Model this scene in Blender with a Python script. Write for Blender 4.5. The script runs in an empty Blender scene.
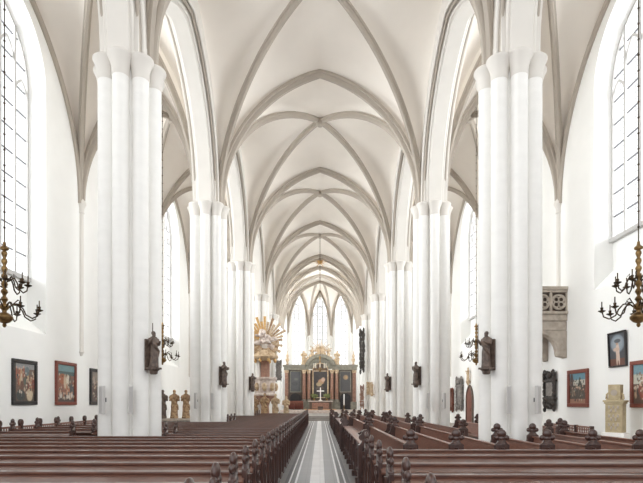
import bpy, bmesh, math, random
from math import sin, cos, pi, sqrt, radians
from mathutils import Vector, Matrix
random.seed(7)
SC = bpy.context.scene
COL = SC.collection

# ------------------------------------------------------------------ camera
cd = bpy.data.cameras.new('camera'); cam = bpy.data.objects.new('camera', cd); COL.objects.link(cam)
cam.location = (0, 0, 1.6); cam.rotation_euler = (radians(90), 0, 0)
cd.sensor_width = 36.0; cd.lens = 36.0 * 500.0 / 643.0
cd.shift_y = 160.5 / 643.0; cd.shift_x = 1.5 / 643.0
cd.clip_start = 0.05; cd.clip_end = 300
SC.camera = cam

# ------------------------------------------------------------------ world, daylight, added fill, exposure
w = bpy.data.worlds.new('daylight'); SC.world = w; w.use_nodes = True
bg = w.node_tree.nodes['Background']
bg.inputs['Color'].default_value = (0.97, 0.985, 1.0, 1); bg.inputs['Strength'].default_value = 1.0
SC.view_settings.view_transform = 'Standard'; SC.view_settings.look = 'None'
SC.view_settings.exposure = 0.56; SC.view_settings.gamma = 1.0
SC.view_settings.use_curve_mapping = False
SC.cycles.max_bounces = 14; SC.cycles.diffuse_bounces = 10; SC.cycles.transparent_max_bounces = 12
SC.cycles.sample_clamp_indirect = 6.0

def area(name, loc, rot, sx, sy, power, color=(1, 1, 1), spread=180):
    d = bpy.data.lights.new(name, 'AREA'); d.shape = 'RECTANGLE'; d.size = sx; d.size_y = sy
    d.energy = power; d.color = color; d.spread = radians(spread)
    o = bpy.data.objects.new(name, d); COL.objects.link(o); o.location = loc; o.rotation_euler = rot
    return o
BAYS = [3.7, 12.5, 21.3, 30.1, 38.9, 47.7]
WINDOW_POWER = 860.0
WINDOW_SHARE = (0.30, 0.85, 0.9, 0.85, 0.85)
for i in range(5):
    yc = (BAYS[i] + BAYS[i + 1]) / 2
    area('daylight_left', (-11.15, yc, 11.0), (0, -pi / 2, 0), 10.5, 3.5, WINDOW_POWER * WINDOW_SHARE[i], (0.96, 0.985, 1.0), 105)
    area('daylight_right', (11.15, yc, 11.0), (0, pi / 2, 0), 10.5, 3.5, WINDOW_POWER * WINDOW_SHARE[i], (0.96, 0.985, 1.0), 105)
area('daylight_apse', (0, 64.9, 10.2), (-pi / 2, 0, 0), 2.6, 11, 480, (0.96, 0.985, 1.0))
area('daylight_apse', (-3.3, 63.9, 10.2), (-pi / 2, 0, radians(44)), 3.0, 11, 480, (0.96, 0.985, 1.0))
area('daylight_apse', (3.3, 63.9, 10.2), (-pi / 2, 0, -radians(44)), 3.0, 11, 480, (0.96, 0.985, 1.0))
for s in (-1, 1):
    area('fill_chancel', (s * 5.6, 53.2, 10.0), (0, s * pi / 2, 0), 10, 2.4, 800, (0.96, 0.985, 1.0), 110)  # added fill lamps brightening the chancel from both sides
area('fill_west', (0, -4.5, 8.5), (pi / 2, 0, 0), 17, 14, 330, (0.96, 0.985, 1.0))  # added fill lamp behind the camera, at the open west end

# ------------------------------------------------------------------ materials
def lin(c):
    return tuple(((v / 255.0) / 12.92 if v / 255.0 <= 0.04045 else ((v / 255.0 + 0.055) / 1.055) ** 2.4) for v in c)

def mat(name, rgb, rough=0.7, metal=0.0, var=0.0, scale=4.0, bump=0.0, bscale=30.0, coat=0.0, stretch=(1, 1, 1), rgb2=None, spec=0.5):
    m = bpy.data.materials.new(name); m.use_nodes = True
    nt = m.node_tree; N = nt.nodes; L = nt.links
    b = N['Principled BSDF']
    b.inputs['Roughness'].default_value = rough; b.inputs['Metallic'].default_value = metal
    b.inputs['Specular IOR Level'].default_value = spec
    if coat:
        b.inputs['Coat Weight'].default_value = coat; b.inputs['Coat Roughness'].default_value = 0.13
    c1 = lin(rgb)
    tc = N.new('ShaderNodeTexCoord'); mp = N.new('ShaderNodeMapping'); mp.inputs['Scale'].default_value = stretch
    L.new(tc.outputs['Object'], mp.inputs['Vector'])
    ns = N.new('ShaderNodeTexNoise'); ns.inputs['Scale'].default_value = scale; ns.inputs['Detail'].default_value = 4
    L.new(mp.outputs['Vector'], ns.inputs['Vector'])
    rp = N.new('ShaderNodeValToRGB')
    lo = lin(rgb2) if rgb2 else tuple(v * (1 - var) for v in c1)
    rp.color_ramp.elements[0].color = (*lo, 1); rp.color_ramp.elements[1].color = (*c1, 1)
    rp.color_ramp.elements[0].position = 0.3; rp.color_ramp.elements[1].position = 0.7
    L.new(ns.outputs['Fac'], rp.inputs['Fac']); L.new(rp.outputs['Color'], b.inputs['Base Color'])
    if bump:
        n2 = N.new('ShaderNodeTexNoise'); n2.inputs['Scale'].default_value = bscale; n2.inputs['Detail'].default_value = 3
        L.new(mp.outputs['Vector'], n2.inputs['Vector'])
        bp = N.new('ShaderNodeBump'); bp.inputs['Strength'].default_value = bump; bp.inputs['Distance'].default_value = 0.02
        L.new(n2.outputs['Fac'], bp.inputs['Height']); L.new(bp.outputs['Normal'], b.inputs['Normal'])
    return m

M = {}
M['plaster'] = mat('white_plaster', (239, 239, 237), 0.85, var=0.03, scale=1.5, bump=0.1, bscale=8)
M['pier'] = mat('pier_limewash', (240, 239, 236), 0.8, var=0.04, scale=2.5, bump=0.35, bscale=9, stretch=(1, 1, 2.2))
M['web'] = mat('vault_plaster', (240, 234, 226), 0.9, var=0.05, scale=0.7)
M['rib'] = mat('rib_stone_paint', (176, 167, 156), 0.85, var=0.06, scale=2)
M['arch'] = mat('arch_paint_with_shade', (220, 216, 210), 0.85, var=0.04, scale=2)  # darker than the white piers; shading of soffits and capitals put into the colour
M['wood'] = mat('dark_pew_wood', (108, 70, 55), 0.34, var=0.0, scale=5, stretch=(1.2, 9, 9), rgb2=(74, 48, 41), coat=0.6, bump=0.03, bscale=14)
M['wood_end'] = mat('bench_end_wood', (80, 52, 44), 0.35, scale=6, stretch=(6, 6, 1.5), rgb2=(52, 33, 29), coat=0.4)
M['wood_lit'] = mat('bench_wood_lit_tone', (138, 96, 80), 0.4, scale=5, stretch=(1.2, 9, 9), rgb2=(108, 72, 60), coat=0.3)  # pew wood with the light on the right benches put into the colour
M['frame_red'] = mat('red_frame_wood', (128, 66, 52), 0.5, var=0.2, scale=8)
M['frame_black'] = mat('black_frame_wood', (44, 40, 40), 0.5, var=0.2, scale=8)
M['dark_carving'] = mat('dark_carved_wood', (80, 74, 70), 0.6, rgb2=(40, 36, 34), scale=14, bump=0.4)
M['bronze'] = mat('dark_bronze', (84, 66, 46), 0.42, metal=0.75, rgb2=(50, 40, 30), scale=10)
M['brass'] = mat('old_brass', (160, 130, 86), 0.32, metal=0.8, rgb2=(108, 84, 54), scale=8)
M['gold'] = mat('gilding', (222, 186, 128), 0.45, metal=0.4, rgb2=(188, 146, 92), scale=9)
M['pale_gold'] = mat('pale_gilded_stone', (216, 196, 166), 0.6, rgb2=(164, 136, 106), scale=6)
M['brown_figure'] = mat('polychrome_wood', (196, 168, 130), 0.65, rgb2=(112, 78, 56), scale=7)
M['statue'] = mat('dark_oak_carving', (116, 98, 86), 0.5, rgb2=(60, 48, 44), scale=9)
M['stone'] = mat('sandstone', (196, 182, 150), 0.8, rgb2=(166, 150, 120), scale=6, bump=0.3)
M['greystone'] = mat('grey_sandstone', (190, 180, 168), 0.85, rgb2=(164, 153, 141), scale=5, bump=0.3)
M['slate'] = mat('grey_slate_relief', (150, 145, 140), 0.7, rgb2=(104, 98, 94), scale=8, bump=0.4)
M['candle'] = mat('wax_candle', (240, 234, 220), 0.5)
M['speaker'] = mat('pale_grey_speaker', (206, 204, 202), 0.6, var=0.03)
M['speaker_cloth'] = mat('speaker_grille_cloth', (186, 184, 182), 0.8, var=0.05, scale=40)
M['marble'] = mat('pale_marble', (224, 214, 206), 0.4, rgb2=(190, 172, 164), scale=5)
M['marble_red'] = mat('brown_red_marble', (164, 126, 106), 0.35, rgb2=(132, 96, 82), scale=6)
M['green_marble'] = mat('grey_green_marble', (148, 144, 130), 0.4, rgb2=(116, 112, 102), scale=5)
M['altar_dark'] = mat('dark_altar_wood', (104, 88, 76), 0.5, rgb2=(76, 64, 58), scale=6)
M['black_void'] = mat('niche_shade_and_pad', (52, 50, 52), 0.7, rgb2=(38, 36, 38), scale=5)
M['white_paint'] = mat('white_enamel', (245, 243, 240), 0.4)
M['leaf'] = mat('bouquet_leaves', (142, 150, 96), 0.7, rgb2=(90, 104, 62), scale=12)
M['floor_wood'] = mat('pew_platform_boards', (186, 176, 168), 0.55, rgb2=(168, 158, 150), scale=4, stretch=(8, 1, 1))
M['step'] = mat('grey_limestone_step', (168, 164, 160), 0.5, rgb2=(150, 146, 142), scale=4)
M['carpet'] = mat('warm_tan_boards', (206, 160, 122), 0.6, rgb2=(186, 138, 100), scale=6)
M['lead'] = mat('lead_bars', (92, 92, 96), 0.6)
M['mullion'] = mat('window_stone', (186, 184, 182), 0.8, var=0.03)
M['door_wood'] = mat('brown_door_wood', (124, 74, 58), 0.55, rgb2=(96, 56, 44), scale=5, stretch=(8, 8, 1))

def glass_mat(name, lattice, wid=0.018, strength=0.5):
    m = bpy.data.materials.new(name); m.use_nodes = True; nt = m.node_tree; N = nt.nodes; L = nt.links
    for n in list(N): N.remove(n)
    out = N.new('ShaderNodeOutputMaterial')
    tr = N.new('ShaderNodeBsdfTransparent'); tr.inputs['Color'].default_value = (0.96, 0.97, 0.97, 1)
    gl = N.new('ShaderNodeBsdfGlossy'); gl.inputs['Roughness'].default_value = 0.15
    mx = N.new('ShaderNodeMixShader'); mx.inputs['Fac'].default_value = 0.05
    L.new(tr.outputs[0], mx.inputs[1]); L.new(gl.outputs[0], mx.inputs[2])
    df = N.new('ShaderNodeBsdfDiffuse'); df.inputs['Color'].default_value = (0.22, 0.22, 0.23, 1)
    tc = N.new('ShaderNodeTexCoord'); sp = N.new('ShaderNodeSeparateXYZ'); L.new(tc.outputs['Object'], sp.inputs[0])
    prev = None
    for ax, per, wd in ((0, lattice[0], wid), (2, lattice[1], wid)):
        dv = N.new('ShaderNodeMath'); dv.operation = 'DIVIDE'; dv.inputs[1].default_value = per
        L.new(sp.outputs[ax], dv.inputs[0])
        fr = N.new('ShaderNodeMath'); fr.operation = 'FRACT'; L.new(dv.outputs[0], fr.inputs[0])
        ls = N.new('ShaderNodeMath'); ls.operation = 'LESS_THAN'; ls.inputs[1].default_value = wd / per
        L.new(fr.outputs[0], ls.inputs[0])
        if prev is None: prev = ls
        else:
            ad = N.new('ShaderNodeMath'); ad.operation = 'MAXIMUM'
            L.new(prev.outputs[0], ad.inputs[0]); L.new(ls.outputs[0], ad.inputs[1]); prev = ad
    m2 = N.new('ShaderNodeMixShader')
    fm = N.new('ShaderNodeMath'); fm.operation = 'MULTIPLY'; fm.inputs[1].default_value = strength; L.new(prev.outputs[0], fm.inputs[0])
    L.new(fm.outputs[0], m2.inputs['Fac']); L.new(mx.outputs[0], m2.inputs[1]); L.new(df.outputs[0], m2.inputs[2])
    L.new(m2.outputs[0], out.inputs['Surface'])
    return m
M['glass_plain'] = glass_mat('leaded_glass', (0.425, 0.85), 0.014, 0.4)
M['glass_lattice'] = glass_mat('small_pane_glass', (0.2125, 0.2125), 0.016, 0.6)

def floor_mat():
    m = bpy.data.materials.new('aisle_stone_floor'); m.use_nodes = True; nt = m.node_tree; N = nt.nodes; L = nt.links
    b = N['Principled BSDF']; b.inputs['Roughness'].default_value = 0.42; b.inputs['Specular IOR Level'].default_value = 0.3
    tc = N.new('ShaderNodeTexCoord'); sp = N.new('ShaderNodeSeparateXYZ'); L.new(tc.outputs['Object'], sp.inputs[0])
    ad = N.new('ShaderNodeMath'); ad.operation = 'ADD'; ad.inputs[1].default_value = 0.055; L.new(sp.outputs[0], ad.inputs[0])
    ab = N.new('ShaderNodeMath'); ab.operation = 'ABSOLUTE'; L.new(ad.outputs[0], ab.inputs[0])
    rp = N.new('ShaderNodeValToRGB'); rp.color_ramp.interpolation = 'CONSTANT'
    e = rp.color_ramp.elements
    W = (*lin((234, 234, 236)), 1); G = (*lin((148, 148, 152)), 1); D = (*lin((98, 97, 100)), 1); E = (*lin((138, 136, 136)), 1)
    e[0].position = 0.0; e[0].color = W
    e[1].position = 0.145; e[1].color = G
    for p, c in ((0.40, W), (0.445, D), (0.535, W), (0.57, D), (0.64, E)):
        x = e.new(p); x.color = c
    L.new(ab.outputs[0], rp.inputs['Fac'])
    br = N.new('ShaderNodeTexBrick'); br.inputs['Scale'].default_value = 1.0; br.inputs['Brick Width'].default_value = 0.29
    br.inputs['Row Height'].default_value = 0.42; br.inputs['Mortar Size'].default_value = 0.006; br.offset = 0.0
    br.inputs['Color1'].default_value = (1, 1, 1, 1); br.inputs['Color2'].default_value = (0.88, 0.88, 0.88, 1); br.inputs['Mortar'].default_value = (0.7, 0.7, 0.7, 1)
    L.new(tc.outputs['Object'], br.inputs['Vector'])
    mu = N.new('ShaderNodeMix'); mu.data_type = 'RGBA'; mu.blend_type = 'MULTIPLY'; mu.inputs[0].default_value = 1.0
    L.new(rp.outputs['Color'], mu.inputs[6]); L.new(br.outputs['Color'], mu.inputs[7])
    L.new(mu.outputs[2], b.inputs['Base Color'])
    return m
M['aisle_floor'] = floor_mat()

def canvas_mat():
    m = bpy.data.materials.new('painted_canvas'); m.use_nodes = True; nt = m.node_tree
    b = nt.nodes['Principled BSDF']; b.inputs['Roughness'].default_value = 0.55
    a = nt.nodes.new('ShaderNodeVertexColor'); a.layer_name = 'Col'
    nt.links.new(a.outputs['Color'], b.inputs['Base Color'])
    return m
M['canvas'] = canvas_mat()

# ------------------------------------------------------------------ mesh builder
class MB:
    def __init__(s): s.v = []; s.f = []
    def add(s, vs, fs):
        n = len(s.v); s.v += [tuple(x) for x in vs]; s.f += [tuple(i + n for i in q) for q in fs]; return s
    def box(s, x0, x1, y0, y1, z0, z1):
        return s.add([(x0, y0, z0), (x1, y0, z0), (x1, y1, z0), (x0, y1, z0), (x0, y0, z1), (x1, y0, z1), (x1, y1, z1), (x0, y1, z1)],
                     [(3, 2, 1, 0), (4, 5, 6, 7), (0, 1, 5, 4), (1, 2, 6, 5), (2, 3, 7, 6), (3, 0, 4, 7)])
    def loft(s, rings, cap=True, closed=True):
        n = len(rings[0]); vs = [p for r in rings for p in r]; fs = []
        for i in range(len(rings) - 1):
            for j in range(n if closed else n - 1):
                k = (j + 1) % n
                fs.append((i * n + j, i * n + k, (i + 1) * n + k, (i + 1) * n + j))
        if cap:
            fs.append(tuple(range(n - 1, -1, -1))); fs.append(tuple(range((len(rings) - 1) * n, len(rings) * n)))
        return s.add(vs, fs)
    def lathe(s, prof, c=(0, 0, 0), seg=16, sy=1.0):
        return s.loft([[(c[0] + r * cos(2 * pi * j / seg), c[1] + sy * r * sin(2 * pi * j / seg), c[2] + z) for j in range(seg)] for r, z in prof])
    def tube(s, path, r, seg=8):
        P = [Vector(p) for p in path]; R = r if isinstance(r, (list, tuple)) else [r] * len(P); rings = []
        up = Vector((0.137, 0.31, 0.94))
        for i, p in enumerate(P):
            t = (P[min(i + 1, len(P) - 1)] - P[max(i - 1, 0)]).normalized()
            a = t.cross(up)
            if a.length < 1e-3: a = t.cross(Vector((1, 0, 0)))
            a.normalize(); b = t.cross(a)
            rings.append([p + (a * cos(2 * pi * j / seg) + b * sin(2 * pi * j / seg)) * R[i] for j in range(seg)])
        return s.loft(rings)
    def ell(s, c, rx, ry, rz, seg=12, rings=8):
        pr = [(sin(pi * i / rings), -cos(pi * i / rings)) for i in range(rings + 1)]
        pr[0] = (0.02, -1); pr[-1] = (0.02, 1)
        return s.loft([[(c[0] + rx * q * cos(2 * pi * j / seg), c[1] + ry * q * sin(2 * pi * j / seg), c[2] + rz * z) for j in range(seg)] for q, z in pr])
    def prism(s, poly, d0, d1, plane='xz'):
        def P(a, b, d): return {'xz': (a, d, b), 'yz': (d, a, b), 'xy': (a, b, d)}[plane]
        return s.loft([[P(a, b, d0) for a, b in poly], [P(a, b, d1) for a, b in poly]])
    def sweep(s, path, prof, side):
        """planar curve swept with a profile of (across, hang): across along the vector side, hang along the inward normal."""
        P = [Vector(p) for p in path]; w = Vector(side).normalized(); rings = []
        for i, p in enumerate(P):
            t = (P[min(i + 1, len(P) - 1)] - P[max(i - 1, 0)]).normalized(); n = t.cross(w).normalized()
            rings.append([p + w * a + n * h for a, h in prof])
        return s.loft(rings)
    def xform(s, mtx):
        s.v = [tuple(mtx @ Vector(p)) for p in s.v]; return s
    def merge(s, o): return s.add(o.v, o.f)
    def build(s, name, m, parent=None, smooth=False, bevel=0, remesh=0):
        me = bpy.data.meshes.new(name)
        bm = bmesh.new(); vv = [bm.verts.new(p) for p in s.v]
        for q in s.f:
            try: bm.faces.new([vv[i] for i in q])
            except ValueError: pass
        bmesh.ops.recalc_face_normals(bm, faces=bm.faces)
        if bevel:
            ed = [e for e in bm.edges if len(e.link_faces) == 2 and e.calc_face_angle(0) > 0.6]
            bmesh.ops.bevel(bm, geom=ed, offset=bevel, segments=2, profile=0.6, affect='EDGES', clamp_overlap=True)
        bm.to_mesh(me); bm.free()
        me.materials.append(M[m])
        if smooth:
            me.polygons.foreach_set('use_smooth', [True] * len(me.polygons))
            if smooth != 'all':
                try: me.set_sharp_from_angle(angle=radians(40))
                except Exception: pass
        o = bpy.data.objects.new(name, me); COL.objects.link(o)
        if parent is not None: o.parent = parent
        if remesh:
            md = o.modifiers.new('remesh', 'REMESH'); md.mode = 'VOXEL'; md.voxel_size = remesh; md.use_smooth_shade = True
        return o

def tag(o, label=None, cat=None, group=None, kind=None):
    if label: o['label'] = label
    if cat: o['category'] = cat
    if group: o['group'] = group
    if kind: o['kind'] = kind
    return o
def empty(name, loc=(0, 0, 0), rz=0.0, label=None, cat=None, group=None, kind=None):
    o = bpy.data.objects.new(name, None); COL.objects.link(o); o.location = loc; o.rotation_euler = (0, 0, rz)
    return tag(o, label, cat, group, kind)
KIDS = {}
def copy_tree(o, parent=None):
    c = o.copy(); COL.objects.link(c)
    if parent is not None: c.parent = parent
    for ch in list(o.children): copy_tree(ch, c)
    return c
def instance(proto, used, loc, rz, label, group=None):
    o = proto if not used else copy_tree(proto)
    o.location = loc; o.rotation_euler = (0, 0, rz); o['label'] = label
    if group: o['group'] = group
    return o
def struct(mb, name, m, label=None, cat=None, parent=None, **k):
    o = mb.build(name, m, parent, **k)
    if parent is None: tag(o, label, cat, None, 'structure')
    return o
ORD = 'first second third fourth fifth sixth seventh eighth ninth tenth eleventh twelfth thirteenth fourteenth fifteenth sixteenth seventeenth eighteenth nineteenth twentieth'.split()
ORD += ['twenty-' + x for x in ORD[:9]] + ['thirtieth'] + ['thirty-' + x for x in ORD[:9]] + ['fortieth'] + ['forty-' + x for x in ORD[:9]]

def parch(a, h, x):
    """height of a pointed arch of half span a and rise h at offset x from its centre"""
    r = (a * a + h * h) / (2 * a)
    return sqrt(max(0.0, r * r - (abs(x) + r - a) ** 2))
def parch_pts(a, h, n=16):
    """points (x, z) from (-a,0) over the apex to (a,0), evenly along the arcs"""
    r = (a * a + h * h) / (2 * a); c = a - r
    th = math.atan2(h, -c) if c < 0 else math.atan2(h, -c)
    th = math.acos(max(-1, min(1, (0 - c) / r)))
    R = [(c + r * cos(th * i / n), r * sin(th * i / n)) for i in range(n + 1)]
    return [(-x, z) for x, z in R] + [(x, z) for x, z in reversed(R[:-1])]

# ------------------------------------------------------------------ the building
PX = 4.75; ZS = 10.0; WX = 10.2; TOP = 17.6
b = MB().box(-12, 12, -6, 66, -0.2, 0.0)
struct(b, 'floor', 'floor_wood', 'brown-grey floor beneath the pews and side aisles', 'floor')
b = MB().box(-0.82, 0.77, -6, 41.8, -0.1, 0.012)
struct(b, 'floor_aisle', 'aisle_floor', 'grey tiled centre aisle with white stripes between the pews', 'floor')
b = MB().box(-12, 12, -2, 66, TOP, TOP + 0.2)  # added out of view to stop sky light leaking past the vaults
struct(b, 'light_block', 'web', 'unseen slab added above the vaults to keep sky light out', 'light_block')

# --- vaults
RIBP = [(-0.13, -0.06), (0.13, -0.06), (0.13, 0.05), (0.085, 0.07), (0.08, 0.13), (0.05, 0.19), (-0.05, 0.19), (-0.08, 0.13), (-0.085, 0.07), (-0.13, 0.05)]
TRAP = [(-0.17, -0.06), (0.17, -0.06), (0.17, 0.06), (0.11, 0.08), (0.10, 0.16), (0.06, 0.23), (-0.06, 0.23), (-0.10, 0.16), (-0.11, 0.08), (-0.17, 0.06)]
WALP = [(-0.10, -0.05), (0.10, -0.05), (0.10, 0.06), (0.05, 0.13), (-0.05, 0.13), (-0.10, 0.06)]
def vault(cx, cy, a, bb, zl, zt, zc, label, n=20, boss=True):
    def z(u, v):
        if abs(u) >= abs(v): t, s, hl, half = abs(u), v, zl, bb
        else: t, s, hl, half = abs(v), u, zt, a
        if t < 1e-6: return zc
        s = s / t
        Dz = ZS + (zc - ZS) * (0.9 * sqrt(max(0, 1 - t * t)) + 0.1 * (1 - t))
        Rz = zc + (hl - zc) * t ** 1.6
        return Dz + (Rz - Dz) * parch(half, hl - ZS, s * half) / (hl - ZS)
    g = [sin(pi / 2 * (i / n)) for i in range(-n, n + 1)]
    vs = [(cx + a * u, cy + bb * v, z(u, v)) for v in g for u in g]; W = 2 * n + 1
    fs = []
    for j in range(2 * n):
        for i in range(2 * n):
            A, B, C, D = j * W + i, j * W + i + 1, (j + 1) * W + i + 1, (j + 1) * W + i
            fs += [(A, B, C), (A, C, D)] if (i < n) == (j < n) else [(A, B, D), (B, C, D)]
    o = struct(MB().add(vs, fs), 'ceiling', 'web', label, 'vault', smooth=True)
    for sg in (1, -1):
        path = [(cx + a * t, cy + sg * bb * t, z(t, t) - 0.01) for t in g]
        w = Vector((a, sg * bb, 0)).normalized().cross(Vector((0, 0, 1)))
        MB().sweep(path, RIBP, w).build('diagonal_rib', 'rib', o, smooth=True)
    if boss: MB().lathe([(0.02, -0.34), (0.14, -0.32), (0.2, -0.24), (0.2, -0.12), (0.1, 0)], (cx, cy, zc), 12).build('boss', 'rib', o, smooth=True)
    return o, z
def trans_rib(parent, cx, y, a, zt, prof=TRAP):
    path = [(cx + x, y, ZS + z) for x, z in parch_pts(a, zt - ZS, 18)]
    return MB().sweep(path, prof, (0, -1, 0)).build('transverse_rib', 'rib', parent, smooth=True)

bayname = ['first', 'second', 'third', 'fourth', 'fifth']
for i in range(5):
    y0, y1 = BAYS[i], BAYS[i + 1]; yc = (y0 + y1) / 2; hb = (y1 - y0) / 2
    o, _ = vault(0, yc, 4.3, hb, 15.8, 15.65, 16.1, 'cream nave vault, %s bay from the viewer' % bayname[i])
    trans_rib(o, 0, y1, 4.3, 15.65)
    if i == 0: trans_rib(o, 0, y0, 4.3, 15.65)
    for s in (-1, 1):
        nm = 'left' if s < 0 else 'right'
        cx = s * 7.71
        o, _ = vault(cx, yc, 2.5, hb, 16.1, 15.7, 16.3, 'cream side aisle vault on the %s, %s bay' % (nm, bayname[i]))
        trans_rib(o, cx, y1, 2.5, 15.7, RIBP)
        path = [(s * (WX - 0.02), yc + x, ZS + z) for x, z in parch_pts(hb - 0.1, 16.1 - ZS, 18)]
        MB().sweep(path, WALP, (1, 0, 0)).build('wall_rib', 'rib', o, smooth=True)

# --- arcade walls with their pointed arches
SP = 3.72; AR = 4.55
for s in (-1, 1):
    nm = 'left' if s < 0 else 'right'
    for i in range(5):
        yc = (BAYS[i] + BAYS[i + 1]) / 2
        pts = parch_pts(SP + 0.2, AR + 0.22, 20)
        mb = MB()
        xs = (s * 4.27, s * 5.23)
        low = [(-4.4, -.15), (pts[0][0], -.15)] + pts + [(pts[-1][0], -.15), (4.4, -.15)]
        n = len(low)
        vs = []
        for X in xs:
            vs += [(X, yc + p, ZS + q) for p, q in low] + [(X, yc + p, TOP) for p, q in low]
        fs = []
        for k in range(n - 1):
            for base in (0, 2 * n): fs.append((base + k, base + k + 1, base + n + k + 1, base + n + k))
            fs.append((k, k + 1, 2 * n + k + 1, 2 * n + k))
        mb.add(vs, fs)
        o = struct(mb, 'arcade_wall', 'arch', 'pale wall over the %s arcade arch, %s bay' % (nm, bayname[i]), 'wall', smooth=True)
        path = [(s * PX, yc + p, ZS + q) for p, q in [(-SP, -.15)] + parch_pts(SP, AR, 20) + [(SP, -.15)]]
        prof = [(-0.30, -0.25), (0.30, -0.25), (0.30, 0.0), (0.25, 0.06), (-0.25, 0.06), (-0.30, 0.0)]
        MB().sweep(path, prof, (1, 0, 0)).build('arch_soffit', 'arch', o, smooth=True)  # white soffit toned down, its shading put into the colour
        for e in (-1, 1):
            for off, rr, dr in ((0.31, 0.055, 0.03), (0.42, 0.045, 0.12), (0.50, 0.05, 0.22)):
                pp = [(s * PX + e * off, yc + p, ZS + q) for p, q in [(-SP - dr, -.15)] + parch_pts(SP + dr, AR + dr * 1.1, 20) + [(SP + dr, -.15)]]
                MB().tube(pp, rr, 8).build('roll_moulding', 'rib' if rr < 0.05 else 'arch', o, smooth=True)

# --- clustered piers
def make_pillar():
    r = empty('pillar')
    MB().lathe([(0.52, 0), (0.52, ZS + 0.3)], (0, 0, 0), 24).build('core', 'pier', r, smooth=True)
    bs = MB()
    bs.lathe([(0.88, 0), (0.88, 0.22), (0.82, 0.3), (0.8, 0.36)], (0, 0, 0), 8)
    bs.build('base', 'plaster', r)
    for k in range(8):
        a = k * pi / 4; c = (0.585 * cos(a), 0.585 * sin(a), 0)
        MB().lathe([(0.195, 0.3), (0.195, 9.5)], c, 20).build('shaft', 'pier', r, smooth=True)
        MB().lathe([(0.197, 9.34), (0.205, 9.36), (0.205, 9.40), (0.202, 9.46), (0.215, 9.57), (0.25, 9.69), (0.29, 9.77), (0.31, 9.81), (0.31, 9.85), (0.28, 9.88), (0.24, 9.89)], c, 20).build('capital', 'arch', r, smooth=True)  # capital darker than the shaft to stand in for its shading
    # impost block and springing shafts above the capital
    MB().box(-0.45, 0.45, -0.66, 0.66, 9.86, 11.3).build('impost', 'arch', r)
    return r
pillar0 = make_pillar(); k = 0
pn = ['nearest', 'second nearest', 'third', 'fourth', 'fifth', 'farthest']
for i, y in enumerate(BAYS):
    for s in (-1, 1):
        if i == 0: continue
        o = instance(pillar0, k > 0, (s * PX, y, 0), 0, 'white clustered pillar %s of the nave, %s from the viewer' % ('left' if s < 0 else 'right', ORD[i - 1]))
        tag(o, None, 'pillar', None, 'structure'); k += 1

# --- aisle walls with window niches
WW = 1.7; ZSPR = 13.2; APX = 2.3; GX = 0.7
def aisle_wall(s, zlow, zback, zsill):
    nm = 'left' if s < 0 else 'right'
    mb = MB(); X0 = s * WX; X1 = s * (WX + GX)
    def quad(a, b2, c, d): mb.add([a, b2, c, d], [(0, 1, 2, 3)])
    quad((X0, -2, 0), (X0, BAYS[0], 0), (X0, BAYS[0], TOP), (X0, -2, TOP))
    for i in range(5):
        y0, y1 = BAYS[i], BAYS[i + 1]; yc = (y0 + y1) / 2; l, r = yc - WW, yc + WW
        quad((X0, y0, 0), (X0, l, 0), (X0, l, TOP), (X0, y0, TOP))
        quad((X0, r, 0), (X0, y1, 0), (X0, y1, TOP), (X0, r, TOP))
        quad((X0, l, 0), (X0, r, 0), (X0, r, zlow), (X0, l, zlow))
        pts = [(yc + x, ZSPR + z) for x, z in parch_pts(WW, APX, 14)]
        for (a, za), (c, zc2) in zip(pts, pts[1:]): quad((X0, a, za), (X0, c, zc2), (X0, c, TOP), (X0, a, TOP))
        ol = [(l, zlow)] + pts + [(r, zlow)]
        ob = [(l, zback)] + pts + [(r, zback)]
        for k in range(len(ol) - 1):
            quad((X0, *ol[k]), (X0, *ol[k + 1]), (X1, *ob[k + 1]), (X1, *ob[k]))
        quad((X0, l, zlow), (X0, r, zlow), (X1, r, zback), (X1, l, zback))
        quad((X1, l, zback), (X1, r, zback), (X1, r, zsill), (X1, l, zsill))
    return struct(mb, 'wall_' + nm, 'plaster', 'white plastered aisle wall on the %s with tall window niches' % nm, 'wall')
aisle_wall(-1, 4.1, 4.7, 6.15)
aisle_wall(1, 5.75, 6.5, 7.6)

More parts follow.
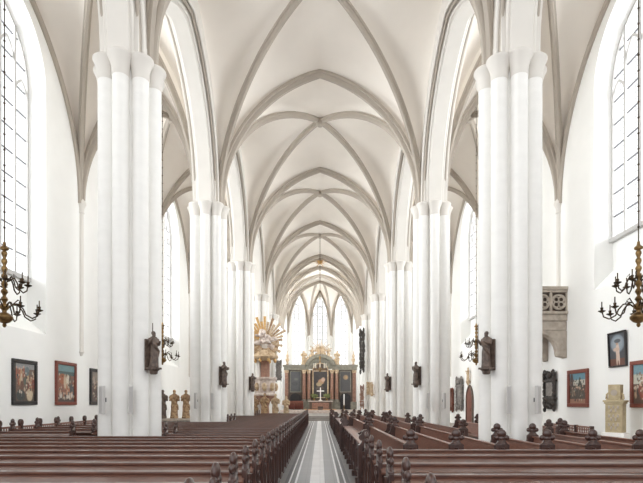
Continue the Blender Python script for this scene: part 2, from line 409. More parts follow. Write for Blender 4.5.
def window(name, half, z0, zspr, rise, nl, glass, bars, label, loc, rz):
    """local: x across, front faces -y, z up from the floor"""
    r = empty(name, loc, rz, label, 'window', None, 'structure')
    pts = [(x, zspr + z) for x, z in parch_pts(half, rise, 14)]
    out = [(-half, z0)] + pts + [(half, z0)]
    fr = MB()
    path = [(x, 0, z) for x, z in out]
    fr.sweep(path, [(-0.07, -0.02), (0.07, -0.02), (0.07, 0.09), (-0.07, 0.09)], (0, -1, 0))
    fr.box(-half, half, -0.16, 0.06, z0 - 0.1, z0 + 0.05)
    fr.build('window_frame', 'mullion', r)
    pn_ = MB().add([(x, 0.03, z) for x, z in out], [tuple(range(len(out)))]); pn_.build('window_pane', glass, r)
    wl = 2 * half / nl
    for k in range(1, nl):
        x = -half + wl * k; zt = zspr + parch(half, rise, x) - 0.05
        wd = 0.075 if k * 2 == nl else 0.055
        MB().prism([(x - wd, -0.09), (x + wd, -0.09), (x + wd * 0.4, 0.0), (x + wd * 0.4, 0.05), (x - wd * 0.4, 0.05), (x - wd * 0.4, 0.0)], z0, zt, 'xy').build('mullion', 'mullion', r)
    th = MB()
    for k in range(nl):
        xc = -half + wl * (k + 0.5); edge = max(abs(xc - wl / 2), abs(xc + wl / 2))
        ztop = zspr + parch(half, rise, edge) if edge < half - 1e-3 else zspr - 0.25
        hh = min(0.75, wl)
        zs = min(zspr + 0.4, ztop - 0.1) - (0.3 if edge > half - 1e-3 else 0)
        path = [(xc + x, 0, zs + z) for x, z in parch_pts(wl / 2, hh, 8)]
        th.sweep(path, [(-0.06, -0.03), (0.06, -0.03), (0.06, 0.05), (-0.06, 0.05)], (0, -1, 0))
    th.build('tracery', 'mullion', r)
    bm_ = MB(); z = z0 + bars
    while z < zspr + rise - 0.4:
        hw = half if z < zspr else half * 0.98
        if z > zspr:
            hw = 0
            for q in range(60):
                x = half * q / 60
                if zspr + parch(half, rise, x) > z: hw = x
        bm_.box(-hw, hw, -0.02, 0.02, z - 0.017, z + 0.017); z += bars
    bm_.build('saddle_bars', 'lead', r)
    return r
nwin = 1
for i in range(5):
    yc = (BAYS[i] + BAYS[i + 1]) / 2
    window('window_%d' % nwin, WW, 6.15, ZSPR, APX, 4, 'glass_plain', 0.85, 'tall four-light window of the left aisle, %s bay' % bayname[i], (-(WX + GX), yc, 0), pi / 2); nwin += 1
    window('window_%d' % nwin, WW, 7.6, ZSPR, APX, 4, 'glass_lattice', 0.85, 'tall small-paned window of the right aisle, %s bay' % bayname[i], (WX + GX, yc, 0), -pi / 2); nwin += 1

# --- wall shafts that carry the aisle ribs
tn = 1
for s in (-1, 1):
    for i in range(1, 6):
        y = BAYS[i]; zb = 6.36 if (s > 0 and i == 2) else 3.56
        m = MB(); c = (s * (WX - 0.02), y, 0)
        m.lathe([(0.05, zb - 0.0), (0.13, zb + 0.16), (0.1, zb + 0.24), (0.1, 9.6), (0.14, 9.64), (0.12, 9.7), (0.13, 9.85), (0.2, 10.0), (0.2, 10.1), (0.1, 10.3)], c, 14)
        struct(m, 'trim_%d' % tn, 'arch', 'slender wall shaft on the %s aisle wall, %s from the viewer' % ('left' if s < 0 else 'right', ORD[i - 1]), 'wall shaft', smooth=True); tn += 1

# --- east end of the aisles, chancel and apse
for s in (-1, 1):
    m = MB().box(s * 5.3 if s > 0 else -11, 11 if s > 0 else -5.3, 47.6, 47.9, 0, TOP)
    struct(m, 'wall_east_' + ('left' if s < 0 else 'right'), 'plaster', 'white end wall of the %s aisle' % ('left' if s < 0 else 'right'), 'wall')
APS = [(-4.55, 58.2), (-4.0, 61.9), (-1.45, 64.3), (1.45, 64.3), (4.0, 61.9), (4.55, 58.2)]
def pierced(mb, p, q, half, z0, zspr, rise, depth):
    """wall panel from p to q (plan) with a pointed window opening in its middle; outward side is to the right of p->q reversed"""
    P = Vector((p[0], p[1], 0)); Q = Vector((q[0], q[1], 0)); L = (Q - P).length; t = (Q - P) / L; nrm = Vector((-t.y, t.x, 0))
    if nrm.dot(Vector((P.x + Q.x, (P.y + Q.y) - 116, 0))) < 0: nrm = -nrm
    def W(x, z, d=0.0): v = P + t * (L / 2 + x) + nrm * d; return (v.x, v.y, z)
    def quad(*a): mb.add(a, [(0, 1, 2, 3)])
    quad(W(-L / 2, 0), W(-half, 0), W(-half, TOP), W(-L / 2, TOP)); quad(W(half, 0), W(L / 2, 0), W(L / 2, TOP), W(half, TOP))
    quad(W(-half, 0), W(half, 0), W(half, z0), W(-half, z0))
    pts = [(x, zspr + z) for x, z in parch_pts(half, rise, 12)]
    for (a, za), (c, zc2) in zip(pts, pts[1:]): quad(W(a, za), W(c, zc2), W(c, TOP), W(a, TOP))
    ol = [(-half, z0)] + pts + [(half, z0)]
    for a, c in zip(ol, ol[1:] + ol[:1]): quad(W(*a), W(*c), W(*c, depth), W(*a, depth))
    return P + t * (L / 2) + nrm * (depth - 0.05), math.atan2(t.y, t.x)
for s in (-1, 1):
    nm = 'left' if s < 0 else 'right'
    m = MB()
    c, ang = pierced(m, (s * 4.75, 50.4), (s * 4.72, 56.0), 0.95, 5.0, 13.0, 2.0, 0.5)  # opening added so the chancel fill lamp can shine in
    m.add([(s * 4.75, 47.7, 0), (s * 4.75, 50.4, 0), (s * 4.75, 50.4, TOP), (s * 4.75, 47.7, TOP)], [(0, 1, 2, 3)])
    m.add([(s * 4.72, 56.0, 0), (s * 4.55, 58.2, 0), (s * 4.55, 58.2, TOP), (s * 4.72, 56.0, TOP)], [(0, 1, 2, 3)])
    m.add([(s * 4.55, 58.2, 0), (s * 4.0, 61.9, 0), (s * 4.0, 61.9, TOP), (s * 4.55, 58.2, TOP)], [(0, 1, 2, 3)])
    struct(m, 'wall_chancel_' + nm, 'plaster', 'white side wall of the chancel on the %s' % nm, 'wall')
    window('window_%d' % nwin, 0.95, 5.0, 13.0, 2.0, 2, 'glass_plain', 0.85, 'narrow side window added for light in the %s chancel wall' % nm, tuple(c), ang if s < 0 else ang + pi); nwin += 1
for k, (nm, half) in enumerate((('left', 1.05), ('centre', 0.95), ('right', 1.05))):
    m = MB(); c, ang = pierced(m, APS[k + 1], APS[k + 2], half, 4.6, 13.0, 2.1, 0.55)
    struct(m, 'wall_apse_' + nm, 'plaster', 'white apse wall with tall window, %s of three' % nm, 'wall')
    window('window_%d' % nwin, half, 4.6, 13.0, 2.1, 3, 'glass_plain', 0.85, 'tall apse window above the altar, %s of three' % nm, tuple(c), ang); nwin += 1
for k, (x, y) in enumerate(APS):
    m = MB(); m.lathe([(0.15, 0.4), (0.15, 9.7), (0.2, 9.75), (0.2, 10.0), (0.12, 10.2)], (x * 0.985, y - 0.05, 0), 12)
    struct(m, 'trim_%d' % tn, 'plaster', 'slender white shaft in an apse corner, %s from the left' % ORD[k], 'wall shaft', smooth=True); tn += 1
CH = [47.7, 51.9, 55.2, 58.2]
for i in range(3):
    y0, y1 = CH[i], CH[i + 1]
    o, _ = vault(0, (y0 + y1) / 2, 4.5, (y1 - y0) / 2, 15.5, 15.65, 16.0, 'cream chancel vault, %s bay' % bayname[i], n=14)
    trans_rib(o, 0, y1, 4.4, 15.65)
# apse half-star
mb = MB(); n = 10; cen = Vector((0, 58.2, 16.1)); ribs = []
for k in range(5):
    A = Vector((*APS[k], ZS)); B = Vector((*APS[k + 1], ZS)); half = (B - A).length / 2; hl = 16.0 - ZS
    g = [sin(pi / 2 * q / n) for q in range(n + 1)]; m2 = 12
    vs = []
    for t in g:
        for j in range(m2 + 1):
            f = j / m2; s_ = 2 * f - 1
            p = (A * (1 - f) + B * f); xy = cen.lerp(p, t)
            Dz = ZS + 6.1 * sqrt(max(0, 1 - t * t)); Rz = 16.1 - 0.1 * t
            vs.append((xy.x, xy.y, Dz + (Rz - Dz) * parch(half, hl, s_ * half) / hl))
    W = m2 + 1
    mb.add(vs, [(i * W + j, i * W + j + 1, (i + 1) * W + j + 1, (i + 1) * W + j) for i in range(n) for j in range(m2)])
ap = struct(mb, 'ceiling', 'web', 'cream radiating vault of the apse', 'vault', smooth=True)
for k in range(6):
    A = Vector((*APS[k], 0)); d = A - Vector((0, 58.2, 0)); dn = d.normalized()
    path = [(d.x * sin(pi / 2 * q / 14), 58.2 + d.y * sin(pi / 2 * q / 14), ZS + 6.1 * cos(pi / 2 * q / 14)) for q in range(15)]
    MB().sweep(path, RIBP, dn.cross(Vector((0, 0, 1)))).build('radial_rib', 'rib', ap, smooth=True)
for k in range(5):
    A = Vector((*APS[k], 0)); B = Vector((*APS[k + 1], 0)); t = (B - A).normalized(); h = (B - A).length / 2; c = (A + B) / 2
    path = [(c.x + t.x * x * 0.97, c.y + t.y * x * 0.97 - 0.05, ZS + z) for x, z in parch_pts(h, 5.95, 12)]
    MB().sweep(path, WALP, t.cross(Vector((0, 0, 1)))).build('wall_rib', 'rib', ap, smooth=True)

# --- chancel steps and floors
for k, (y, z) in enumerate(((42.0, 0.13), (42.4, 0.26), (42.8, 0.39))):
    struct(MB().box(-4.1, 4.1, y, 42.4 + 0.4 * k, 0, z) if k < 2 else MB().box(-4.7, 4.7, 42.8, 65, 0, 0.39), 'step' if k < 2 else 'floor_chancel', 'step',
           ['lowest grey stone step to the chancel', 'upper grey stone step to the chancel', 'raised grey stone chancel floor'][k], 'step' if k < 2 else 'floor')
struct(MB().box(-4.3, 4.3, 53.5, 62, 0.39, 0.72), 'floor_sanctuary', 'marble', 'pale raised floor around the altar', 'floor')

# ------------------------------------------------------------------ pews
def clover():
    cs = [(0, 1.058, 0.066), (-0.062, 0.985, 0.056), (0.062, 0.985, 0.056), (0, 0.985, 0.06)]
    pts = []
    for k in range(40):
        th = -pi / 2 + 2 * pi * k / 40; dx, dz = cos(th), sin(th); best = 0
        for cx, cz, r in cs:
            ox, oz = 0 - cx, 1.0 - cz; bb = ox * dx + oz * dz; cc = ox * ox + oz * oz - r * r; ds = bb * bb - cc
            if ds >= 0: best = max(best, -bb + sqrt(ds))
        x, z = best * dx, 1.0 + best * dz
        if z < 0.95 and abs(x) < 0.05: continue
        pts.append((x, z))
    # neck and flare
    pts.sort(key=lambda p: (math.atan2(p[1] - 1.0, p[0]) + pi / 2) % (2 * pi))
    return [(-0.06, 0.935), (-0.065, 0.905), (-0.095, 0.87), (-0.13, 0.845), (0.13, 0.845), (0.095, 0.87), (0.065, 0.905), (0.06, 0.935)] + pts
CLOVER = clover()
ENDP = [(-0.14, 0), (0.40, 0), (0.40, 0.08), (0.36, 0.12), (0.37, 0.46), (0.33, 0.54), (0.24, 0.58), (0.16, 0.66), (0.13, 0.76), (0.13, 0.85), (-0.13, 0.85), (-0.13, 0.12), (-0.14, 0.08)]
def end_panel(parent, x, face, wm='wood_end'):
    e = MB().prism(ENDP, x - 0.028, x + 0.028, 'yz').build('end_panel', wm, parent, bevel=0.008)
    f = MB().prism(CLOVER[:8], x - 0.03, x + 0.03, 'yz')
    for cy, cz, ry, rz, tx in ((0, 1.045, .082, .078, .037), (-.088, .972, .05, .048, .033), (.088, .972, .05, .048, .033), (0, .96, .07, .06, .033)):
        f.ell((x, cy, cz), tx, ry, rz, 14, 8)
    f.build('finial', wm, e, smooth='all')
    m = MB(); xf = x + face * 0.033
    for cy, cz, r in ((0, 0.70, 0.05), ):
        m.loft([[(xf + face * d, cy + rr * cos(2 * pi * j / 14), cz + rr * sin(2 * pi * j / 14)) for j in range(14)] for rr, d in ((r, 0.0), (r * 0.9, 0.018), (r * 0.4, 0.026))])
    m.lathe([(0.034, 0.14), (0.034, 0.2), (0.022, 0.24), (0.026, 0.5), (0.022, 0.72), (0.036, 0.76), (0.036, 0.8)], (xf, 0.0, 0), 10)
    m.build('carved_ornament', wm, e, smooth=True)
    return e
def make_pew(L, wm='wood', name='pew'):
    r = empty(name); r['category'] = 'pew'
    m = MB(); m.add([(0.03, -0.055, 0.80), (L - 0.03, -0.055, 0.80), (L - 0.03, -0.02, 0.80), (0.03, -0.02, 0.80), (0.03, 0.005, 0.12), (L - 0.03, 0.005, 0.12), (L - 0.03, 0.04, 0.12), (0.03, 0.04, 0.12)],
                    [(0, 1, 2, 3), (7, 6, 5, 4), (4, 5, 1, 0), (5, 6, 2, 1), (6, 7, 3, 2), (7, 4, 0, 3)])
    m.build('backrest', wm, r)
    MB().box(0.03, L - 0.03, -0.075, 0.02, 0.795, 0.832).build('top_rail', wm, r, bevel=0.01)
    MB().box(0.03, L - 0.03, 0.0, 0.37, 0.42, 0.455).build('seat', wm, r, bevel=0.008)
    m = MB(); m.prism([(-0.05, 0.775), (-0.225, 0.715), (-0.225, 0.738), (-0.05, 0.80)], 0.03, L - 0.03, 'yz'); m.build('book_ledge', wm, r)
    m = MB(); m.box(0.03, L - 0.03, -0.16, -0.05, 0.12, 0.15); m.build('foot_rail', wm, r)
    end_panel(r, 0.03, -1); end_panel(r, L - 0.03, 1)
    return r

# left of the aisle: rows across, backs to the camera
XL = -0.80
left_rows = {}
for k in range(40):
    y = 3.17 + 0.81 * k
    if y > 34.5: break
    if any(abs(y - q) < 1.15 for q in BAYS): L = 2.95
    elif y < 11.6: L = 8.0
    elif y < 21: L = 5.4
    else: L = 4.6
    used = L in left_rows
    if not used: left_rows[L] = make_pew(L)
    instance(left_rows[L], used, (XL - L, y, 0), 0, '%sdark brown pew left of the aisle, %s row counted from the viewer' % ('long ' if L > 6 else '', ORD[k]), 'pews left of the aisle')
# right of the aisle: six rows across
XR = 0.72
long_r = make_pew(8.0); short_r = make_pew(2.95); ul = us = False
for k, y in enumerate((3.38, 4.36, 5.36, 6.33, 7.28, 8.1)):
    if y < 5:
        instance(short_r, us, (XR, y, 0), 0, 'dark brown pew right of the aisle, %s row counted from the viewer' % ORD[k], 'pews across the right block'); us = True
    else:
        instance(long_r, ul, (XR, y, 0), 0, 'long dark brown pew right of the aisle, %s row counted from the viewer' % ORD[k], 'pews across the right block'); ul = True
# right: benches running lengthwise, turned to the pulpit
protos = {}
def side_bench(x, y0, y1, label, group):
    L = round(y1 - y0, 2)
    used = L in protos
    if not used: protos[L] = make_pew(L, 'wood_lit', 'side_bench'); protos[L]['category'] = 'bench'
    return instance(protos[L], used, (x, y0, 0), pi / 2, label, group)
SECT = [(8.75, 16.0), (16.85, 24.1), (25.0, 30.0), (30.7, 35.0)]
sname = ['nearest', 'second', 'third', 'far']
for q, (y0, y1) in enumerate(SECT):
    for k in range(1, 5 if q else 4):
        if q and k == 4: continue
        side_bench(0.79 + 0.80 * k, y0, y1, 'brown lengthwise bench, %s row from the aisle in the %s section' % (ORD[k], sname[q]), 'lengthwise benches facing the pulpit')
for k in (4, 5):
    side_bench(0.79 + 0.80 * k, 8.75, 11.3, 'short lengthwise bench before the right pillar, %s row from the aisle' % ORD[k], 'lengthwise benches facing the pulpit')
for k in (6, 7):
    side_bench(0.80 + 0.80 * k + 0.02 * (k - 5), 8.75, 13.2, 'brown lengthwise bench in the right aisle, %s row from the centre' % ORD[k], 'lengthwise benches facing the pulpit')
for k, y0 in ((6, 14.0), (7, 14.0), (8, 15.0)):
    side_bench(0.82 + 0.80 * k, y0, 20.4, 'farther lengthwise bench in the right aisle, %s row from the centre' % ORD[k], 'lengthwise benches facing the pulpit')
for k in (4, ):
    for y0, y1, nm in ((13.9, 19.9, 'between the nearest two right pillars'), (22.7, 28.7, 'beyond the second right pillar')):
        side_bench(0.79 + 0.80 * k, y0, y1, 'lengthwise bench ' + nm, 'lengthwise benches facing the pulpit')
# barrier along the aisle, in sections
def barrier(y0, y1, label):
    r = empty('panelled_barrier', (0.79, y0, 0), pi / 2, label, 'barrier', 'pew fronts along the aisle'); L = y1 - y0
    m = MB(); m.box(0, L, -0.02, 0.02, 0.14, 0.80); m.build('front_panel', 'wood_end', r)
    MB().box(0, L, -0.13, 0.05, 0.80, 0.835).build('top_rail', 'wood_lit', r, bevel=0.01)
    n = max(2, round(L / 1.0)); 
    for k in range(n + 1):
        x = L * k / n; p = MB()
        p.box(x - 0.035, x + 0.035, 0.0, 0.06, 0.0, 0.80); p.box(x - 0.05, x + 0.05, -0.04, 0.11, 0.0, 0.13)
        p.lathe([(0.045, 0.3), (0.03, 0.34), (0.034, 0.5), (0.03, 0.66), (0.045, 0.7)], (x, 0.06, 0), 10)
        p.build('post', 'wood_end', r, bevel=0.006)
    for x, fc in ((0, -1), (L, 1)):
        e = MB().prism([(-0.13, 0), (0.13, 0), (0.13, 0.86), (-0.13, 0.86)], x - 0.035, x + 0.035, 'yz').build('end_post', 'wood_end', r, bevel=0.01)
        MB().prism(CLOVER, x - 0.042, x + 0.042, 'yz').build('finial', 'wood_end', e, bevel=0.012)
    return r
for q, (y0, y1) in enumerate(SECT): barrier(y0 - 0.05, y1, 'panelled wooden barrier along the right of the aisle, %s section' % sname[q])

# left aisle: short rows and the spindle-backed benches along both walls
al = make_pew(2.4); u = False
for k in range(4):
    o = instance(al, u, (-8.85, 13.1 + 1.25 * k, -0.0), 0, 'dark short pew in the left aisle behind the white pillar, %s row' % ORD[k], 'short pews in the left aisle'); u = True
def wall_bench(s, y0, npan, label, dz=-0.06, knobs=True):
    P = 1.06; L = P * npan
    loc = (-9.35, y0, 0) if s < 0 else (9.35, y0 + L, 0)
    r = empty('wall_bench', loc, pi / 2 if s < 0 else -pi / 2, label, 'bench')
    # local x along, local -y faces the room
    H = 0.92 + dz
    MB().box(0, L, -0.03, 0.03, H - .06, H).build('top_rail', 'wood_lit', r, bevel=0.01)
    MB().box(0, L, -0.03, 0.03, 0.08, 0.62 + dz).build('front_panel', 'wood', r)
    MB().box(0, L, 0.03, 0.45, 0.42, 0.46).build('seat', 'wood', r)
    for k in range(npan):
        m = MB()
        for j in range(1, 9):
            m.lathe([(0.016, 0.62), (0.028, 0.68), (0.016, 0.74), (0.028, 0.8), (0.016, 0.86)], (P * (k + j / 9), 0, dz), 6)
        m.build('spindles', 'wood_lit', r)
    for k in range(npan + 1):
        x = P * k
        e = MB().box(x - 0.05, x + 0.05, -0.06, 0.06, 0, 0.94 + dz).build('post', 'wood_end', r, bevel=0.008)
        if not knobs: continue
        m = MB()
        m.prism([(x + 0.105 * cos(2 * pi * j / 16), 1.02 + dz + 0.105 * sin(2 * pi * j / 16)) for j in range(16)], -0.04, 0.04, 'xz')
        m.build('finial', 'wood_end', e, bevel=0.01)
    return r
wall_bench(-1, 13.5, 8, 'reddish spindle-railed bench along the left aisle wall under the paintings')
wall_bench(1, 17.2, 3, 'reddish spindle-railed bench along the right aisle wall past the monument', -0.17, False)

# ------------------------------------------------------------------ figures
def figure(h, seed=0, staff=False, book=True, arms=((0.1, 0.16), (0.14, 0.1))):
    """a robed standing figure facing -y, feet at z=0"""
    rnd = random.Random(seed); m = MB(); seg = 20
    prof = [(0.0, .135, .12), (.03, .14, .125), (.12, .125, .11), (.28, .115, .10), (.42, .115, .10), (.55, .10, .085), (.64, .105, .085), (.74, .12, .085), (.80, .125, .08), (.835, .085, .065), (.855, .045, .045), (.88, .04, .042)]
    rings = []; sway = rnd.uniform(-.02, .02)
    for z, rx, ry in prof:
        rings.append([(h * (rx * (1 + (0.13 * sin(5 * a + seed + 3 * z) + .05 * sin(9 * a)) * max(0, .75 - z)) * cos(a) + sway * sin(pi * z)), h * ry * (1 + 0.13 * sin(6 * a + seed) * max(0, .75 - z)) * sin(a) - h * .012 * sin(2 * pi * z), h * z) for a in [2 * pi * j / seg for j in range(seg)]])
    m.loft(rings)
    m.ell((0, -h * .008, h * .925), h * .05, h * .056, h * .068, 14, 10)       # head
    m.ell((0, h * .012, h * .94), h * .058, h * .06, h * .06, 12, 8)            # hair
    m.ell((0, -h * .05, h * .882), h * .034, h * .025, h * .045, 10, 6)         # beard
    m.ell((0, -h * .064, h * .925), h * .009, h * .014, h * .014, 8, 6)         # nose
    for s, (fw, up) in zip((-1, 1), arms):
        sh = (s * h * .115, 0, h * .79); el = (s * h * .15, -h * .02, h * .63); ha = (s * h * (.15 if staff and s < 0 else .06), -h * fw - h * .06, h * (.60 + up))
        m.tube([sh, (s * h * .145, -h * .004, h * .71), el, ((el[0] + ha[0]) / 2, (el[1] + ha[1]) / 2, (el[2] + ha[2]) / 2), ha], [h * .045, h * .045, h * .042, h * .036, h * .024], 10)
        m.ell(ha, h * .024, h * .026, h * .028, 8, 6)
    m.tube([(-h * .13, -h * .02, h * .72), (-h * .02, -h * .10, h * .58), (h * .1, -h * .08, h * .45), (h * .13, -h * .02, h * .3)], [h * .03, h * .04, h * .04, h * .02], 8)  # mantle fold
    return m
def pillar_statue(x, y, s, h, zb, label, seed, staff, m='statue', back=True):
    ang = radians(55) * s
    r = empty('statue', (x, y, zb), ang, label, 'statue', 'statues on the nave pillars')
    b = figure(h, seed, staff).build('figure', m, r, remesh=h * 0.016)
    if staff:
        MB().tube([(-h * .15, -h * .16, h * .2), (-h * .15, -h * .16, h * 1.18)], h * .012, 6).build('staff', m, r)
    else:
        MB().box(h * .02, h * .1, -h * .22, -h * .16, h * .62, h * .74).build('book', m, r, bevel=0.005)
    c = MB(); c.lathe([(0.06, -0.16), (0.09, -0.14), (0.1, -0.08), (0.15, -0.04), (0.15, 0.0)], (0, 0, 0), 12)
    c.box(-h * .16, h * .16, -h * .14, h * .16, -0.04, 0.004); c.build('console', m, r)
    if back: MB().box(-h * .17, h * .17, h * .13, h * .17, -0.06, h * .78).build('backing_board', m, r, bevel=0.006)
    return r
def on_pillar(i, s, rad=0.94):
    a = radians(35); return (s * (PX - rad * cos(a)), BAYS[i] - rad * sin(a))
nth = ['', 'nearest', 'second', 'third', 'fourth', 'fifth']
for i in (1, 2, 3):
    for s in (-1, 1):
        x, y = on_pillar(i, s); nm = 'left' if s < 0 else 'right'
        h = {1: 0.88, 2: 0.92, 3: 0.95}[i]
        pillar_statue(x, y, -s, h, 2.42 if i == 1 else 2.36, 'dark carved %s statue on the %s pillar on the %s' % ('saint' if i == 1 else 'robed', nth[i], nm) + (' holding a staff' if i == 1 else ''), i * 3 + s, i == 1)
x, y = on_pillar(4, 1)
pillar_statue(x, y, -1, 0.95, 2.2, 'pale carved statue on the fourth pillar on the right', 5, False, 'pale_gold', False)

# ------------------------------------------------------------------ chandeliers
def make_chandelier(small=False):
    r = empty('chandelier'); r['category'] = 'chandelier'
    pr = [(0.02, 3.42), (0.045, 3.46), (0.05, 3.49), (0.03, 3.51), (0.12, 3.55), (0.185, 3.62), (0.19, 3.68), (0.13, 3.75), (0.05, 3.79), (0.05, 3.83), (0.10, 3.88), (0.11, 3.93), (0.06, 4.0)]
    z = 4.0
    for k in range(7):
        pr += [(0.035, z + 0.01), (0.05, z + 0.05), (0.085 - .003 * k, z + 0.10), (0.06, z + 0.15), (0.035, z + 0.18)]; z += 0.185
    pr += [(0.09, z + 0.02), (0.10, z + 0.06), (0.04, z + 0.12), (0.03, z + 0.2)]
    MB().lathe(pr, (0, 0, 0), 18).build('stem', 'brass', r, smooth=True)
    ch = MB(); zz = z + 0.2
    while zz < 15.4:
        ch.tube([(0, 0, zz), (0, 0, zz + 0.34)], 0.013, 6); ch.ell((0, 0, zz + 0.36), 0.028, 0.028, 0.03, 8, 6); zz += 0.38
    ch.build('chain', 'bronze', r)
    for tier, (R, za, zp, nn, ph) in enumerate(((0.78, 3.9, 3.86, 8, 0.2), (0.5, 4.55, 4.5, 8, 0.6))):
        for k in range(nn):
            a = ph + 2 * pi * k / nn; ca, sa = cos(a), sin(a)
            base = [(0.08, za), (0.2, za + 0.10), (0.32 * R / .78, za + 0.10), (0.42 * R / .78, za - 0.02), (0.48 * R / .78, za - 0.16), (0.62 * R / .78, za - 0.24), (0.74 * R / .78, za - 0.18), (R, za - 0.03)]
            pts = []
            for q in range(len(base) - 1):
                for f in (0, .5): pts.append((base[q][0] * (1 - f) + base[q + 1][0] * f, base[q][1] * (1 - f) + base[q + 1][1] * f))
            pts.append(base[-1])
            o = MB().tube([(ca * q, sa * q, z_) for q, z_ in pts], 0.017, 6).build('arm', 'bronze', r, smooth=True)
            MB().lathe([(0.015, -0.04), (0.085, 0.0), (0.09, 0.015), (0.03, 0.02), (0.03, 0.05), (0.038, 0.09), (0.025, 0.1)], (ca * R, sa * R, zp), 10).build('drip_pan', 'bronze', o, smooth=True)
            MB().lathe([(0.014, 0.08), (0.014, 0.24)], (ca * R, sa * R, zp), 8).build('candle', 'bronze', o)
            if k % 2 == 0:
                MB().tube([(ca * .2, sa * .2, za + .1), (ca * .3 * R / .78, sa * .3 * R / .78, za + .2), (ca * .4 * R / .78, sa * .4 * R / .78, za + .13)], [0.012, 0.016, 0.006], 6).build('scroll', 'bronze', o)
    return r
c0 = make_chandelier()
def lengthen(o):
    return MB().tube([(0, 0, 15.3), (0, 0, 16.4)], 0.013, 6).build('chain', 'bronze', o)
instance(c0, False, (-7.70, 12.2, 0), 0, 'large brass candle chandelier hanging at the left edge before the tall window', 'brass chandeliers')
instance(c0, True, (7.74, 12.15, 0), 0.15, 'large brass candle chandelier hanging at the right edge before the tall window', 'brass chandeliers')
instance(c0, True, (-7.72, 24.5, 0), 0.3, 'brass chandelier half hidden behind the nearest left pillar', 'brass chandeliers')
lengthen(bpy.data.objects['chandelier.002'])
instance(c0, True, (7.75, 24.8, 0), 0.0, 'brass chandelier half hidden behind the nearest right pillar', 'brass chandeliers')
lengthen(bpy.data.objects['chandelier.003'])
# chandelier in front of the altar
r = empty('altar_chandelier', (0, 43.3, 0), 0, 'small pale chandelier on a long chain before the altarpiece', 'chandelier')
MB().tube([(0, 0, 5.6), (0, 0, 15.9)], 0.022, 6).build('chain', 'bronze', r)
MB().lathe([(0.03, 4.2), (0.12, 4.3), (0.05, 4.42), (0.08, 4.6), (0.04, 4.8), (0.09, 5.0), (0.03, 5.2), (0.1, 5.45), (0.03, 5.6)], (0, 0, 0), 12).build('stem', 'brass', r, smooth=True)
for k in range(8):
    a = 2 * pi * k / 8; ca, sa = cos(a), sin(a)
    o = MB().tube([(ca * q, sa * q, z) for q, z in ((0.05, 4.6), (0.2, 4.42), (0.4, 4.4), (0.52, 4.55))], 0.022, 6).build('arm', 'brass', r, smooth=True)
    MB().lathe([(0.03, 4.55), (0.04, 4.57), (0.034, 4.95)], (ca * .52, sa * .52, 0), 8).build('candle', 'candle', o)
# gilded star in the chancel vault
m = MB()
for k in range(12):
    a = 2 * pi * k / 12; L = 0.75 if k % 2 == 0 else 0.5
    m.tube([(0.1 * cos(a), 0, 0.1 * sin(a)), (L * cos(a), 0, L * sin(a) * 0.8)], [0.06, 0.012], 6)
m.ell((0, 0, 0), 0.22, 0.12, 0.22)
o = m.build('gilded_star', 'gold'); o.location = (0, 49.8, 15.55)
tag(o, 'small gilded star hanging at the chancel vault crown', 'ornament')
MB().tube([(0, 0, 0.1), (0, 0, 0.5)], 0.02, 6).build('hanger', 'gold', o)

# ------------------------------------------------------------------ paintings
def canvas(nx, nz, w, h, fn):
    me = bpy.data.meshes.new('canvas')
    vs = [(-w / 2 + w * i / nx, 0, h * j / nz) for j in range(nz + 1) for i in range(nx + 1)]
    fs = [(j * (nx + 1) + i, j * (nx + 1) + i + 1, (j + 1) * (nx + 1) + i + 1, (j + 1) * (nx + 1) + i) for j in range(nz) for i in range(nx)]
    me.from_pydata(vs, [], fs); at = me.color_attributes.new('Col', 'FLOAT_COLOR', 'POINT')
    for k, (x, _, z) in enumerate(vs): at.data[k].color = (*lin(fn(x / w + .5, z / h)), 1)
    me.materials.append(M['canvas'])
    return me
def painter(bgf, blobs, seed, grain=10):
    rnd = random.Random(seed)
    def fn(u, v):
        c = list(bgf(u, v))
        for cx, cy, rx, ry, col in blobs:
            d = ((u - cx) / rx) ** 2 + ((v - cy) / ry) ** 2
            if d < 1.3:
                k = max(0, min(1, (1.3 - d) / .5)); c = [c[i] * (1 - k) + col[i] * k for i in range(3)]
        g = rnd.uniform(-grain, grain)
        y_ = .3 * c[0] + .59 * c[1] + .11 * c[2]
        return tuple(max(0, min(255, (y_ + (q - y_) * .72) * .93 + g)) for q in c)
    extra = [(rnd.random(), .08 + .7 * rnd.random(), rnd.uniform(.012, .04), rnd.uniform(.015, .05), rnd.choice([(196, 172, 140), (70, 62, 58), (150, 96, 72), (112, 112, 104), (208, 190, 166)])) for _ in range(55)] if grain > 9 else []
    blobs = blobs + extra
    return fn
def figs(seed, n, u0, u1, v0, v1, pal, h=0.3):
    rnd = random.Random(seed); out = []
    for k in range(n):
        x = u0 + (u1 - u0) * (k + rnd.random()) / n; y = rnd.uniform(v0, v1); c = rnd.choice(pal)
        out.append((x, y, rnd.uniform(.05, .09), h * rnd.uniform(.35, .55), c)); out.append((x + rnd.uniform(-.02, .02), y + h * .5, .035, .03, (214, 170, 140)))
    return out
